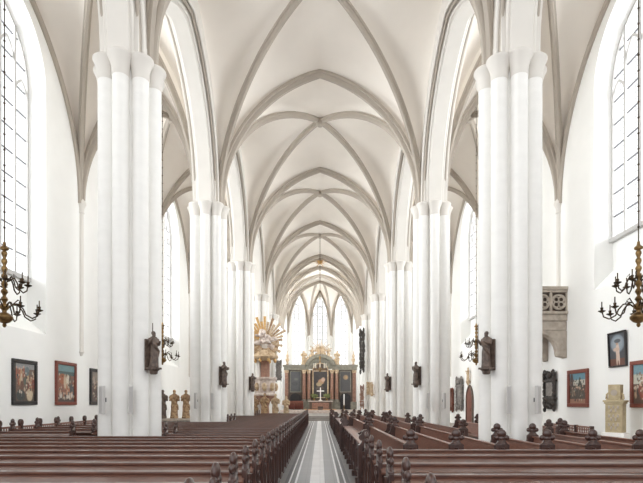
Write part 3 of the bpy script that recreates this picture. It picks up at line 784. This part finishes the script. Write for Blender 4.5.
def painting(w, h, fw, frame, fn, loc, rz, label, tilt=0.0, name='painting'):
    r = empty(name, loc, rz, label, 'painting', 'old paintings on the aisle walls'); r.rotation_euler = (tilt, 0, rz)
    o = bpy.data.objects.new('canvas', canvas(60, 72, w - 2 * fw, h - 2 * fw, fn)); COL.objects.link(o); o.parent = r; o.location = (0, -0.03, fw)
    f = MB()
    for (x0, x1, z0, z1) in ((-w / 2, w / 2, 0, fw), (-w / 2, w / 2, h - fw, h), (-w / 2, -w / 2 + fw, fw, h - fw), (w / 2 - fw, w / 2, fw, h - fw)):
        f.box(x0, x1, -0.085, 0.0, z0, z1)
    f.build('frame', frame, r, bevel=0.018)
    MB().box(-w / 2 + .02, w / 2 - .02, -0.02, 0.0, .02, h - .02).build('back_panel', 'frame_black', r)
    return r
warm = [(178, 88, 62), (150, 64, 52), (206, 170, 120), (120, 76, 60), (92, 102, 88), (196, 140, 96)]
f1 = painter(lambda u, v: (150, 150, 150) if v > .85 else ((126, 92, 74) if v > .2 else (96, 78, 66)),
             figs(1, 9, .08, .95, .35, .8, warm) + figs(2, 7, .1, .95, .3, .55, warm) + [(.62, .8, .12, .12, (104, 124, 128)), (.3, .16, .2, .14, (66, 72, 70)), (.76, .17, .16, .17, (216, 190, 150))], 1, 14)
painting(1.42, 1.55, .13, 'frame_black', f1, (-WX, 17.22, 1.5), pi / 2, 'black-framed crowded old painting, leftmost of three on the left wall')
f2 = painter(lambda u, v: (118, 164, 168) if v > .82 else ((84, 112, 112) if v > .72 else ((168, 100, 76) if v > .25 else (92, 76, 72))),
             [(.3, .62, .2, .14, (196, 104, 62)), (.45, .55, .08, .2, (214, 186, 150)), (.62, .58, .1, .16, (232, 220, 196)), (.75, .55, .08, .2, (110, 86, 70)), (.6, .3, .1, .2, (208, 132, 92)), (.85, .3, .12, .2, (80, 84, 92))] + figs(5, 8, .1, .95, .12, .25, [(214, 204, 190), (96, 74, 68), (180, 120, 90)], .16), 2, 12)
painting(1.62, 1.72, .13, 'frame_red', f2, (-WX, 20.02, 1.48), pi / 2, 'red-framed old painting with blue sky, middle one on the left wall')
f3 = painter(lambda u, v: (150, 136, 122) if v > .6 else (110, 92, 82), figs(7, 8, .05, .95, .3, .7, [(190, 170, 148), (84, 74, 70), (150, 110, 88)]), 3, 12)
painting(1.5, 1.62, .14, 'frame_black', f3, (-WX, 22.85, 1.48), pi / 2, 'dark-framed old painting half hidden by the left pillar')
f4 = painter(lambda u, v: (72, 76, 84) if v > .22 else (124, 70, 52),
             [(.5, .68, .42, .27, (134, 152, 168)), (.5, .68, .3, .2, (150, 166, 178)), (.5, .42, .11, .28, (222, 190, 168)), (.47, .72, .08, .09, (196, 150, 120)), (.42, .5, .2, .06, (214, 176, 150)), (.44, .2, .045, .2, (218, 184, 162)), (.58, .2, .045, .2, (218, 184, 162)), (.5, .76, .2, .06, (90, 96, 104))], 4, 6)
painting(1.0, 1.2, .05, 'frame_black', f4, (WX, 17.05, 2.8), -pi / 2, 'small dark painting of a pale standing figure, hung highest on the right wall', tilt=0.04)
f5 = painter(lambda u, v: (112, 160, 178) if v > .75 else ((198, 196, 176) if v > .5 else (112, 82, 66)),
             [(.7, .55, .14, .14, (72, 82, 66)), (.4, .6, .12, .05, (224, 220, 208))] + figs(9, 9, .05, .95, .2, .4, [(176, 80, 58), (200, 160, 120), (92, 70, 64), (150, 70, 54)]), 5, 10)
painting(1.5, 1.5, .13, 'frame_red', f5, (WX, 15.6, 1.42), -pi / 2, 'red-framed old painting cut by the right edge of the picture')
f6 = painter(lambda u, v: (96, 158, 184) if v > .78 else ((206, 206, 190) if v > .6 else ((88, 78, 66) if v > .15 else (176, 118, 90))),
             [(.62, .7, .07, .16, (66, 74, 60)), (.62, .6, .12, .1, (70, 70, 58)), (.12, .7, .1, .3, (92, 72, 66))] + figs(11, 9, .15, .98, .3, .42, [(92, 80, 70), (150, 112, 84), (110, 66, 54), (130, 112, 92)]), 6, 10)
painting(1.56, 1.48, .15, 'frame_red', f6, (WX, 19.72, 1.4), -pi / 2, 'red-framed landscape painting with figures, between epitaph and stone monument')

# ------------------------------------------------------------------ wall monuments
def carved_epitaph(w, h, m, loc, rz, label, seed, depth=0.16, name='epitaph', lace=1.0):
    rnd = random.Random(seed); r = empty(name, loc, rz, label, 'epitaph')
    MB().box(-w * .36 * lace, w * .36 * lace, -depth * .5, 0, h * .06, h * .94).build('slab', m, r, bevel=0.015)
    MB().box(-w * .26, w * .26, -depth * .62, -depth * .4, h * .38, h * .7).build('inscription_panel', 'slate' if m == 'dark_carving' else m, r, bevel=0.01)
    for q in (.30, .72): MB().box(-w * .46, w * .46, -depth * .9, 0, h * q, h * (q + .045)).build('cornice', m, r, bevel=0.012)
    for s in (-1, 1):
        c = MB()
        for k in range(11):
            z = h * (.05 + .9 * k / 10) + rnd.uniform(-.02, .02) * h; q = rnd.uniform(.055, .09) * h * .45
            c.ell((s * w * rnd.uniform(.34, .42), -depth * .6, z), q * .9, depth * .4, h * .062, 8, 6)
        c.tube([(s * w * .3, -depth * .6, h * .12), (s * w * .46, -depth * .7, h * .2), (s * w * .4, -depth * .7, h * .28), (s * w * .25, -depth * .6, h * .24)], [.04, .05, .045, .03], 8)
        c.tube([(s * w * .2, -depth * .6, h * .96), (s * w * .44, -depth * .7, h * .92), (s * w * .42, -depth * .7, h * .82), (s * w * .28, -depth * .6, h * .84)], [.04, .055, .05, .03], 8)
        c.build('scrollwork', m, r, smooth=True)
    for z0, nm in ((.9, 'crest'), (.15, 'base_ornament')):
        c = MB()
        for k in range(6): c.ell(((k - 2.5) * .075 * w, -depth * .7, h * (z0 + rnd.uniform(-.04, .04))), .055 * w, depth * .4, h * .05, 8, 6)
        c.build(nm, m, r, smooth=True)
    MB().ell((0, -depth * .75, h * .85), w * .14, depth * .4, h * .06).build('cartouche', m, r, smooth=True)
    return r
carved_epitaph(1.15, 1.82, 'dark_carving', (WX - .03, 21.95, 1.18), -pi / 2, 'black carved epitaph tablet on the right wall below the stone balcony', 3, 0.2)
carved_epitaph(1.6, 2.5, 'slate', (WX - .03, 36.1, 0.9), -pi / 2, 'tall grey carved epitaph on the far right wall beside the brown door', 5, 0.24)
carved_epitaph(1.2, 1.9, 'door_wood', (WX - .03, 38.4, 0.8), -pi / 2, 'brown carved epitaph on the far right wall beyond the grey one', 6, 0.2)
carved_epitaph(1.3, 2.0, 'slate', (WX - .03, 40.6, 0.6), -pi / 2, 'grey relief tablet deepest on the far right wall', 8, 0.2)
# door
r = empty('door_1', (WX, 33.9, 0), -pi / 2, 'brown pointed wooden door in the far right aisle wall', 'door', None, 'structure')
pts = [(-0.7, 0)] + [(x, 1.75 + z) for x, z in parch_pts(0.7, 0.95, 8)] + [(0.7, 0)]
MB().prism(pts, -0.08, 0.0, 'xz').build('door_leaf', 'door_wood', r)
MB().sweep([(x, -0.06, z) for x, z in pts], [(-.06, -.06), (.06, -.06), (.06, .07), (-.06, .07)], (0, -1, 0)).build('door_frame', 'altar_dark', r)
MB().tube([(0.5, -0.1, 1.0), (0.5, -0.16, 1.02), (0.5, -0.16, 1.14), (0.5, -0.1, 1.16)], 0.015, 6).build('door_handle', 'bronze', r)
m = figure(0.95, 4, False); r = empty('relief_figure', (WX - 0.16, 33.9, 3.0), -pi / 2, 'small pale carved figure on the wall above the brown door', 'statue')
m.build('figure', 'pale_gold', r, remesh=0.025); MB().lathe([(0.03, -0.3), (0.12, -0.1), (0.17, 0.0)], (0, 0, 0), 10).build('console', 'pale_gold', r)
# free-standing stone monument
r = empty('stone_monument', (9.55, 16.15, 0), -radians(48), 'beige tiered stone monument with carved panels beneath the small high painting', 'monument')
MB().box(-0.33, 0.33, -0.27, 0.25, 0, 0.62).build('plinth', 'white_paint', r, bevel=0.01)
MB().box(-0.25, 0.25, -0.19, 0.19, 0.62, 1.56).build('body', 'stone', r, bevel=0.012)
for z in (0.70, 0.98, 1.26):
    p_ = MB().box(-0.2, 0.2, -0.205, -0.19, z, z + 0.24).build('carved_panel', 'stone', r, bevel=0.006)
    c = MB()
    for k in range(5): c.ell((-.13 + .065 * k, -.21, z + .12 + .05 * (-1) ** k), .03, .018, .06, 8, 6)
    c.build('relief', 'greystone', p_, smooth=True)
for z, q in ((1.54, .28), (1.60, .31)): MB().box(-q, q, -q * .78, q * .78, z, z + 0.06).build('cornice', 'stone', r, bevel=0.012)
MB().box(-0.18, 0.18, -0.15, 0.15, 1.66, 2.16).build('upper_block', 'stone', r, bevel=0.015)
MB().lathe([(0.03, -.02), (.08, 0), (.1, .02)], (0, 0, 0), 12).xform(Matrix.Translation((0, -.15, 1.9)) @ Matrix.Rotation(pi / 2, 4, 'X')).build('rosette', 'greystone', r)
for q in (-1, 1): MB().tube([(q * .19, -.08, 1.66), (q * .25, -.08, 1.72), (q * .24, -.08, 1.84), (q * .19, -.08, 1.9)], [.04, .04, .03, .02], 8).build('volute', 'stone', r, smooth=True)

# stone balcony on the right wall
r = empty('stone_balcony', (WX, 20.6, 0), 0, 'grey stone balcony with pierced tracery parapet jutting from the right wall', 'balcony')
MB().box(-1.35, 0, 0, 2.2, 4.95, 5.22).build('slab', 'greystone', r, bevel=0.03)
MB().box(-1.42, 0.0, -0.07, 2.27, 5.22, 5.34).build('cornice', 'greystone', r, bevel=0.02)
MB().box(-1.42, 0, -0.07, 2.27, 6.22, 6.36).box(-1.38, 0, -0.03, 2.23, 6.12, 6.23).build('handrail', 'greystone', r, bevel=0.02)
def tracery(w, z0, z1, plane, d):
    t = MB(); h = z1 - z0; n = max(2, round(w / 0.62)); pw = w / n
    def P(u, v): return (u, d, v) if plane == 'xz' else (d, u, v)
    for k in range(n + 1):
        u = pw * k; q = [(u - .05, z0), (u + .05, z0), (u + .05, z1), (u - .05, z1)]
        t.prism(q, d, d + .12, plane)
    for k in range(n):
        c = pw * (k + .5); zc = (z0 + z1) / 2; R = min(pw, h) * .43
        ring = [(c + R * cos(a), zc + R * sin(a)) for a in [2 * pi * j / 20 for j in range(21)]]
        t.tube([(a, d + .06, b2) if plane == 'xz' else (d + .06, a, b2) for a, b2 in ring], .05, 6)
        for j in range(4):
            a = pi / 4 + j * pi / 2; rr = R * .5
            sub = [(c + rr * cos(a) + rr * .75 * cos(q), zc + rr * sin(a) + rr * .75 * sin(q)) for q in [2 * pi * i / 12 for i in range(13)]]
            t.tube([(p, d + .06, b2) if plane == 'xz' else (d + .06, p, b2) for p, b2 in sub], .032, 6)
    return t
t = tracery(1.35, 5.34, 6.12, 'xz', 0.0); t.v = [(x - 1.35, y, z) for x, y, z in t.v]
t.build('tracery_parapet', 'greystone', r)
tracery(2.2, 5.34, 6.12, 'yz', -1.35).build('tracery_parapet', 'greystone', r)
MB().box(-1.2, 0, 0.14, 0.2, 5.34, 6.12).box(-1.21, -1.15, 0.14, 2.1, 5.34, 6.12).build('parapet_lining', 'altar_dark', r)
MB().box(-1.3, 0, 0.05, 2.15, 4.55, 4.95).build('underblock', 'greystone', r, bevel=0.05)
for y in (0.05, 1.75):
    pr = [(0, 4.55), (-1.25, 4.55), (-1.2, 4.45)] + [(-1.2 + 0.85 * sin(a), 4.45 - 0.85 * (1 - cos(a))) for a in [pi / 2 * j / 8 for j in range(1, 9)]] + [(-0.32, 3.5), (0, 3.42)]
    MB().prism(pr, y, y + 0.4, 'xz').build('bracket', 'greystone', r, bevel=0.02)

# ------------------------------------------------------------------ loudspeakers on the pillars
sp0 = empty('column_loudspeaker'); sp0['category'] = 'loudspeaker'
MB().box(-0.05, 0.05, -0.1, 0, 0, 0.66).build('cabinet', 'speaker', sp0, bevel=0.012)
MB().box(-0.04, 0.04, -0.108, -0.1, 0.03, 0.63).build('grille', 'speaker_cloth', sp0)
MB().box(-0.03, 0.03, 0.0, 0.05, 0.28, 0.38).build('wall_bracket', 'lead', sp0)
u = False
for i in (1, 2):
    for s in (-1, 1):
        for a, nm in ((68, 'nave-side'), (113, 'aisle-side')):
            th = radians(a); rad = 0.83
            x = s * (PX - rad * cos(th)); y = BAYS[i] - rad * sin(th)
            rz = math.atan2(-s * cos(th), sin(th)) if False else (-s) * (pi / 2 - th)
            instance(sp0, u, (x, y, 1.32), -rz if False else (pi / 2 - th) * (1 if s < 0 else -1), 'pale grey column loudspeaker, %s one on the %s %s pillar' % (nm, nth[i], 'left' if s < 0 else 'right'), 'column loudspeakers'); u = True

# ------------------------------------------------------------------ left aisle figure group
r = empty('carved_plinth', (-8.6, 30.0, 0), radians(16), 'low carved stone plinth under the gilded figures in the left aisle', 'plinth')
MB().box(-1.35, 1.35, -0.45, 0.45, 0, 0.5).build('block', 'slate', r, bevel=0.02)
MB().box(-1.45, 1.45, -0.52, 0.5, 0.5, 0.62).build('cornice', 'greystone', r, bevel=0.02)
c = MB()
for k in range(7): c.ell((-1.1 + .37 * k, -.46, .27), .14, .06, .17, 10, 6)
c.build('relief', 'marble_red', r, smooth=True)
for k, (dx, mm, lb) in enumerate(((-0.8, 'statue', 'dark robed figure on the carved plinth in the left aisle'), (-0.13, 'brown_figure', 'gilded robed figure in the middle of the plinth in the left aisle'), (0.54, 'brown_figure', 'gilded robed figure at the right end of the plinth in the left aisle'))):
    s_ = empty('carved_figure', (-8.6 + dx * cos(radians(16)), 30.0 + dx * sin(radians(16)), 0.62), radians(16), lb, 'statue', 'figures on the left aisle plinth')
    f = figure(1.72, 10 + k); f.v = [(x * 1.0, y * 1.0, z) for x, y, z in f.v]
    f.build('figure', mm, s_, remesh=0.03)

# ------------------------------------------------------------------ pulpit on the fourth left pillar
r = empty('pulpit', (-4.15, 37.75, 0), radians(25), 'pale marble pulpit with gilded sunburst canopy on the fourth left pillar', 'pulpit')
MB().lathe([(0.5, 0), (0.55, 0.2), (0.35, 0.5), (0.3, 1.3), (0.42, 1.6), (0.7, 1.9), (0.82, 2.05)], (0, 0, 0), 8).build('pedestal', 'marble_red', r)
MB().lathe([(0.82, 2.05), (0.9, 2.12), (0.9, 2.2), (0.82, 2.25), (0.84, 3.2), (0.95, 3.28), (0.98, 3.42), (0.9, 3.45)], (0, 0, 0), 8).build('basket', 'marble', r)
for k in range(8):
    a = 2 * pi * (k + .5) / 8
    o = MB().ell((0.80 * cos(a), 0.80 * sin(a), 2.72), 0.2, 0.2, 0.32, 10, 8).build('relief_panel', 'pale_gold', r, smooth=True)
MB().box(-0.15, 0.55, 0.5, 0.62, 3.4, 5.0).build('back_panel', 'marble_red', r)
cl = MB(); rnd = random.Random(4)
cl.lathe([(0.3, 4.75), (0.95, 4.85), (1.05, 5.0), (0.95, 5.1), (0.7, 5.3), (0.4, 5.5)], (0, 0, 0), 12)
cl.build('canopy', 'pale_gold', r, smooth=True)
cl = MB()
for k in range(30):
    a = rnd.uniform(0, 2 * pi); q = rnd.uniform(0, .75); z = 6.15 + q * sin(a) * 1.15
    cl.ell((q * cos(a) * 1.1, rnd.uniform(-.45, .3), z), rnd.uniform(.12, .28), .22, rnd.uniform(.12, .24), 8, 6)
cl.build('clouds', 'marble', r, smooth=True)
for k in range(36):
    a = 2 * pi * k / 36; L = (1.75 if k % 2 else 1.4) * (1.1 if 0.3 < a < 2.4 else 0.82); wv = 0.1
    d = Vector((cos(a), 0, sin(a))); n_ = Vector((-sin(a), 0, cos(a))); c_ = Vector((0, 0.05, 6.15))
    p0, p1 = c_ + d * .5, c_ + d * L
    vs = [p0 - n_ * .05, p0 + n_ * .05, p1 + n_ * wv, p1 - n_ * wv]
    MB().loft([[v + Vector((0, -.03, 0)) for v in vs], [v + Vector((0, .03, 0)) for v in vs]]).build('ray', 'gold' if 1.5 < a < 2.8 else ('brown_figure' if k % 3 == 1 else 'pale_gold'), r)
for k in range(5):
    a = pi + 2 * pi * k / 8; f = figure(0.55, 20 + k); f.xform(Matrix.Translation((0.85 * cos(a), 0.85 * sin(a), 5.0)))
    f.build('angel_figure', 'pale_gold', r, remesh=0.025)
for k in range(8):
    a = 2 * pi * k / 8; MB().ell((0.8 * cos(a), 0.8 * sin(a), 4.72), .12, .12, .16, 8, 6).build('pendant', 'gold', r, smooth=True)
for k, (x, y, h, mm, lb) in enumerate(((-4.75, 36.6, 1.75, 'brown_figure', 'leftmost carved figure at the foot of the pulpit'), (-4.0, 36.2, 1.9, 'brown_figure', 'second carved figure at the foot of the pulpit'), (-3.25, 36.5, 1.85, 'pale_gold', 'third carved figure at the foot of the pulpit'), (-2.5, 36.9, 1.7, 'pale_gold', 'rightmost carved figure at the foot of the pulpit'))):
    s_ = empty('pulpit_figure', (x, y, 0.35), 0.2 - .15 * k, lb, 'statue', 'carved figures at the pulpit')
    f = figure(h, 30 + k); f.build('figure', mm, s_, remesh=0.035)
    MB().box(-.3, .3, -.3, .3, -0.35, 0.0).build('plinth', 'marble_red', s_, bevel=0.02)

# ------------------------------------------------------------------ altarpiece
ZB = 0.72
r = empty('altarpiece', (0.05, 58.4, ZB), 0, 'tall baroque altarpiece with red columns and dark paintings in the apse', 'altarpiece')
MB().box(-4.2, 4.2, -0.25, 0.5, 0, 0.9).build('plinth', 'green_marble', r, bevel=0.03)
MB().box(-4.15, 4.15, 0.05, 0.45, 0.9, 4.6).build('back_wall', 'altar_dark', r)
MB().box(-4.25, -1.35, -0.3, 0.5, 4.6, 5.0).box(-4.35, -1.3, -0.4, 0.5, 4.98, 5.22).build('entablature', 'green_marble', r, bevel=0.04)
MB().box(1.35, 4.25, -0.3, 0.5, 4.6, 5.0).box(1.3, 4.35, -0.4, 0.5, 4.98, 5.22).build('entablature', 'green_marble', r, bevel=0.04)
for x in (-1.9, -1.35, 1.35, 1.9):
    o = MB().lathe([(0.2, 1.2), (0.2, 2.6), (0.16, 4.2)], (x, -0.2, 0), 16).build('column', 'marble_red', r, smooth=True)
    MB().lathe([(0.17, 4.2), (0.2, 4.3), (0.27, 4.55), (0.27, 4.62)], (x, -0.2, 0), 12).build('capital', 'pale_gold', o, smooth=True)
    MB().box(x - .25, x + .25, -.45, .05, 0.9, 1.1).lathe([(0.26, 1.1), (0.22, 1.2)], (x, -0.2, 0), 16).build('column_base', 'green_marble', o)
for x in (-3.95, 3.95):
    o = MB().box(x - .2, x + .2, -.08, .1, 0.9, 4.3).build('pilaster', 'marble_red', r, bevel=0.02)
    MB().box(x - .25, x + .25, -.14, .1, 4.3, 4.6).build('capital', 'pale_gold', o, bevel=0.03)
def alt_canvas(w, h, fn, x, z, arched=False):
    o = bpy.data.objects.new('painted_panel', canvas(28, 36, w, h, fn)); COL.objects.link(o); o.parent = r; o.location = (x, -0.02, z)
    MB().box(x - w / 2 - .09, x + w / 2 + .09, -.07, .06, z - .09, z).box(x - w / 2 - .09, x + w / 2 + .09, -.07, .06, z + h, z + h + .09).box(x - w / 2 - .09, x - w / 2, -.07, .06, z, z + h).box(x + w / 2, x + w / 2 + .09, -.07, .06, z, z + h).build('panel_frame', 'pale_gold' if arched else 'green_marble', r)
alt_canvas(1.6, 3.0, painter(lambda u, v: (72, 66, 66), [(.55, .6, .22, .1, (206, 150, 110)), (.4, .5, .2, .08, (196, 168, 120)), (.7, .68, .14, .08, (222, 180, 150)), (.45, .35, .3, .07, (104, 88, 80))], 20, 8), 0, 1.45, True)
alt_canvas(1.15, 2.3, painter(lambda u, v: (92, 94, 98), [(.55, .62, .2, .06, (122, 120, 116)), (.4, .4, .3, .1, (78, 78, 80))], 21, 6), -2.9, 2.1)
alt_canvas(1.15, 2.3, painter(lambda u, v: (92, 90, 92), [(.55, .72, .25, .12, (176, 140, 102)), (.6, .72, .1, .06, (204, 160, 96))], 22, 6), 2.9, 2.1)
for x in (-2.9, 2.9):
    pts = [(x - .6, 0.0)] + [(x + a, 1.45 + z) for a, z in [(-.6 * cos(q), .45 * sin(q)) for q in [pi * j / 12 for j in range(13)]]] + [(x + .6, 0.0)]
    MB().prism(pts, -0.27, -0.2, 'xz').build('passage_door', 'black_void', r)  # flat near-black sheet: shade of the arched recess put into its colour
R_ = 1.62
arc = [(-R_ * cos(q), 4.75 + 1.45 * sin(q)) for q in [pi * j / 20 for j in range(21)]]
MB().sweep([(x, 0.1, z) for x, z in arc], [(-.4, -.25), (.5, -.25), (.5, .1), (.35, .18), (-.4, .18)], (0, -1, 0)).build('arched_pediment', 'green_marble', r)
MB().prism(arc, 0.05, 0.3, 'xz').build('tympanum', 'green_marble', r)
arc2 = [(-.9 * cos(q), 4.55 + .85 * sin(q)) for q in [pi * j / 16 for j in range(17)]]
MB().prism(arc2, -.03, .1, 'xz').build('arched_panel', 'altar_dark', r)
MB().tube([(x, -.06, z) for x, z in [(-.9, 1.4)] + arc2 + [(.9, 1.4)]], .05, 6).build('gilded_border', 'pale_gold', r)
g = MB(); rnd = random.Random(9)
for k in range(16):
    a = pi * (k + .5) / 16; L = 1.4 if k % 2 else 1.05
    g.tube([(0.2 * cos(a), 0, 6.75 + .2 * sin(a)), (L * cos(a), 0, 6.75 + L * sin(a))], [.08, .03], 6)
g.ell((0, 0, 6.8), .4, .2, .4); g.build('glory', 'pale_gold', r)
g = MB()
for k in range(26):
    q = pi * rnd.uniform(.06, .94); rr = rnd.uniform(1.7, 2.0)
    g.ell((-rr * cos(q) * .95, rnd.uniform(-.2, .2), 4.85 + rr * .92 * sin(q)), rnd.uniform(.14, .26), .18, rnd.uniform(.14, .26), 8, 6)
g.build('pediment_carving', 'pale_gold', r, smooth=True)
for k, (x, z, h) in enumerate(((-1.95, 5.2, 1.7), (1.95, 5.2, 1.65), (-.95, 6.05, 1.15), (.95, 6.05, 1.15))):
    f = figure(h, 40 + k); f.v = [(q * 1.3 + x, p, zz + z) for q, p, zz in f.v]; f.build('angel_figure', 'pale_gold', r, remesh=.03)
for x in (-3.85, 3.85):
    MB().lathe([(.12, 5.22), (.16, 5.3), (.08, 5.45), (.22, 5.75), (.2, 5.9), (.1, 6.0), (.16, 6.25), (.06, 6.5), (.03, 6.8)], (x, 0, 0), 12).build('urn', 'pale_gold', r, smooth=True)
# altar table, cross, flowers, steps
r = empty('altar_table', (0.05, 56.9, ZB), 0, 'brown altar table with pale top before the altarpiece', 'altar')
MB().box(-1.25, 1.25, -.5, .5, 0, .92).build('body', 'altar_dark', r, bevel=.02)
MB().box(-1.38, 1.38, -.6, .6, .92, 1.02).build('table_top', 'marble', r, bevel=.02)
MB().box(-.95, .95, -.53, -.5, .14, .8).build('front_panel', 'marble_red', r, bevel=.01)
r = empty('altar_cross', (0.05, 56.85, ZB + 1.02), 0, 'white standing cross on the altar table', 'cross')
MB().box(-.055, .055, -.04, .04, .12, 1.5).build('upright', 'white_paint', r); MB().box(-.42, .42, -.04, .04, 1.05, 1.17).build('crossbar', 'white_paint', r)
MB().lathe([(.22, 0), (.22, .05), (.1, .1), (.08, .14)], (0, 0, 0), 12).build('foot', 'white_paint', r)
for s in (-1, 1):
    r = empty('flower_vase', (0.05 + s * .72, 56.85, ZB + 1.02), 0, 'vase of yellow-green flowers on the %s of the altar cross' % ('left' if s < 0 else 'right'), 'flowers', 'altar flowers')
    MB().lathe([(.07, 0), (.12, .1), (.1, .22), (.06, .28)], (0, 0, 0), 12).build('vase', 'brass', r, smooth=True)
    g = MB(); rnd = random.Random(50 + s)
    for k in range(40): 
        a = rnd.uniform(0, 2 * pi); q = rnd.uniform(0, .42); g.ell((q * cos(a), q * sin(a) * .6, .5 + rnd.uniform(-.2, .32) * (1 - q)), .07, .07, .07, 6, 4)
    g.build('flowers', 'leaf', r)
struct(MB().box(-1.7, -.2, 55.0, 56.3, .72, .80).box(.3, 1.8, 55.0, 56.3, .72, .80), 'floor_altar_dais', 'carpet', 'warm tan boards before the altar table', 'floor')
r = empty('kneeling_cushion', (0.05, 55.2, ZB), 0, 'dark kneeler in the middle before the altar', 'kneeler')
MB().box(-.28, .28, -.2, .2, 0, .28).build('base', 'altar_dark', r, bevel=.02); MB().box(-.3, .3, -.22, .22, .28, .38).build('pad', 'black_void', r, bevel=.03)
r = empty('tall_candle', (2.75, 57.2, ZB), 0, 'tall white candle on a stand before the right altar door', 'candle')
MB().lathe([(.2, 0), (.16, .06), (.04, .12), (.04, .45), (.11, .5), (.1, .54)], (0, 0, 0), 12).build('stand', 'brass', r, smooth=True)
MB().lathe([(.065, .54), (.065, 1.75), (.02, 1.8)], (0, 0, 0), 12).build('candle', 'white_paint', r)
r = empty('choir_bench', (-2.9, 55.6, ZB), 0, 'reddish wooden choir bench before the left altar door', 'bench')
MB().box(-1.0, 1.0, .2, .26, .1, 1.0).build('backrest', 'frame_red', r, bevel=.01); MB().box(-1.0, 1.0, -.25, .2, .42, .47).build('seat', 'frame_red', r)
for x in (-1.0, 0, 1.0): MB().box(x - .04, x + .04, -.27, .28, 0, .72).build('end_panel', 'frame_red', r, bevel=.01)
for k in range(6): MB().box(-.95 + .32 * k, -.68 + .32 * k, .17, .2, .55, .92).build('back_panel', 'door_wood', r)
# epitaphs on the chancel piers
def pier_epitaph(x, y, z, w, h, mm, label, seed, rz):
    o = carved_epitaph(w, h, mm, (x, y, z), rz, label, seed, 0.2, lace=.35 if w < .5 else 1.0); return o
pier_epitaph(3.93, 46.95, 4.3, 0.4, 4.2, 'dark_carving', 'tall slender black carved epitaph hanging on the fifth right pillar by the apse', 31, 0)
pier_epitaph(3.93, 46.95, 0.9, 0.34, 2.3, 'marble_red', 'narrow reddish carved ornament low on the fifth right pillar', 32, 0)
pier_epitaph(-3.86, 46.95, 3.5, 0.6, 2.1, 'slate', 'grey carved epitaph on the fifth left pillar beside the pulpit', 33, 0)
o = carved_epitaph(0.9, 1.3, 'pale_gold', (4.75, 46.85, 2.2), 0, 'small beige carved cartouche on the fifth right pillar', 34, 0.2)
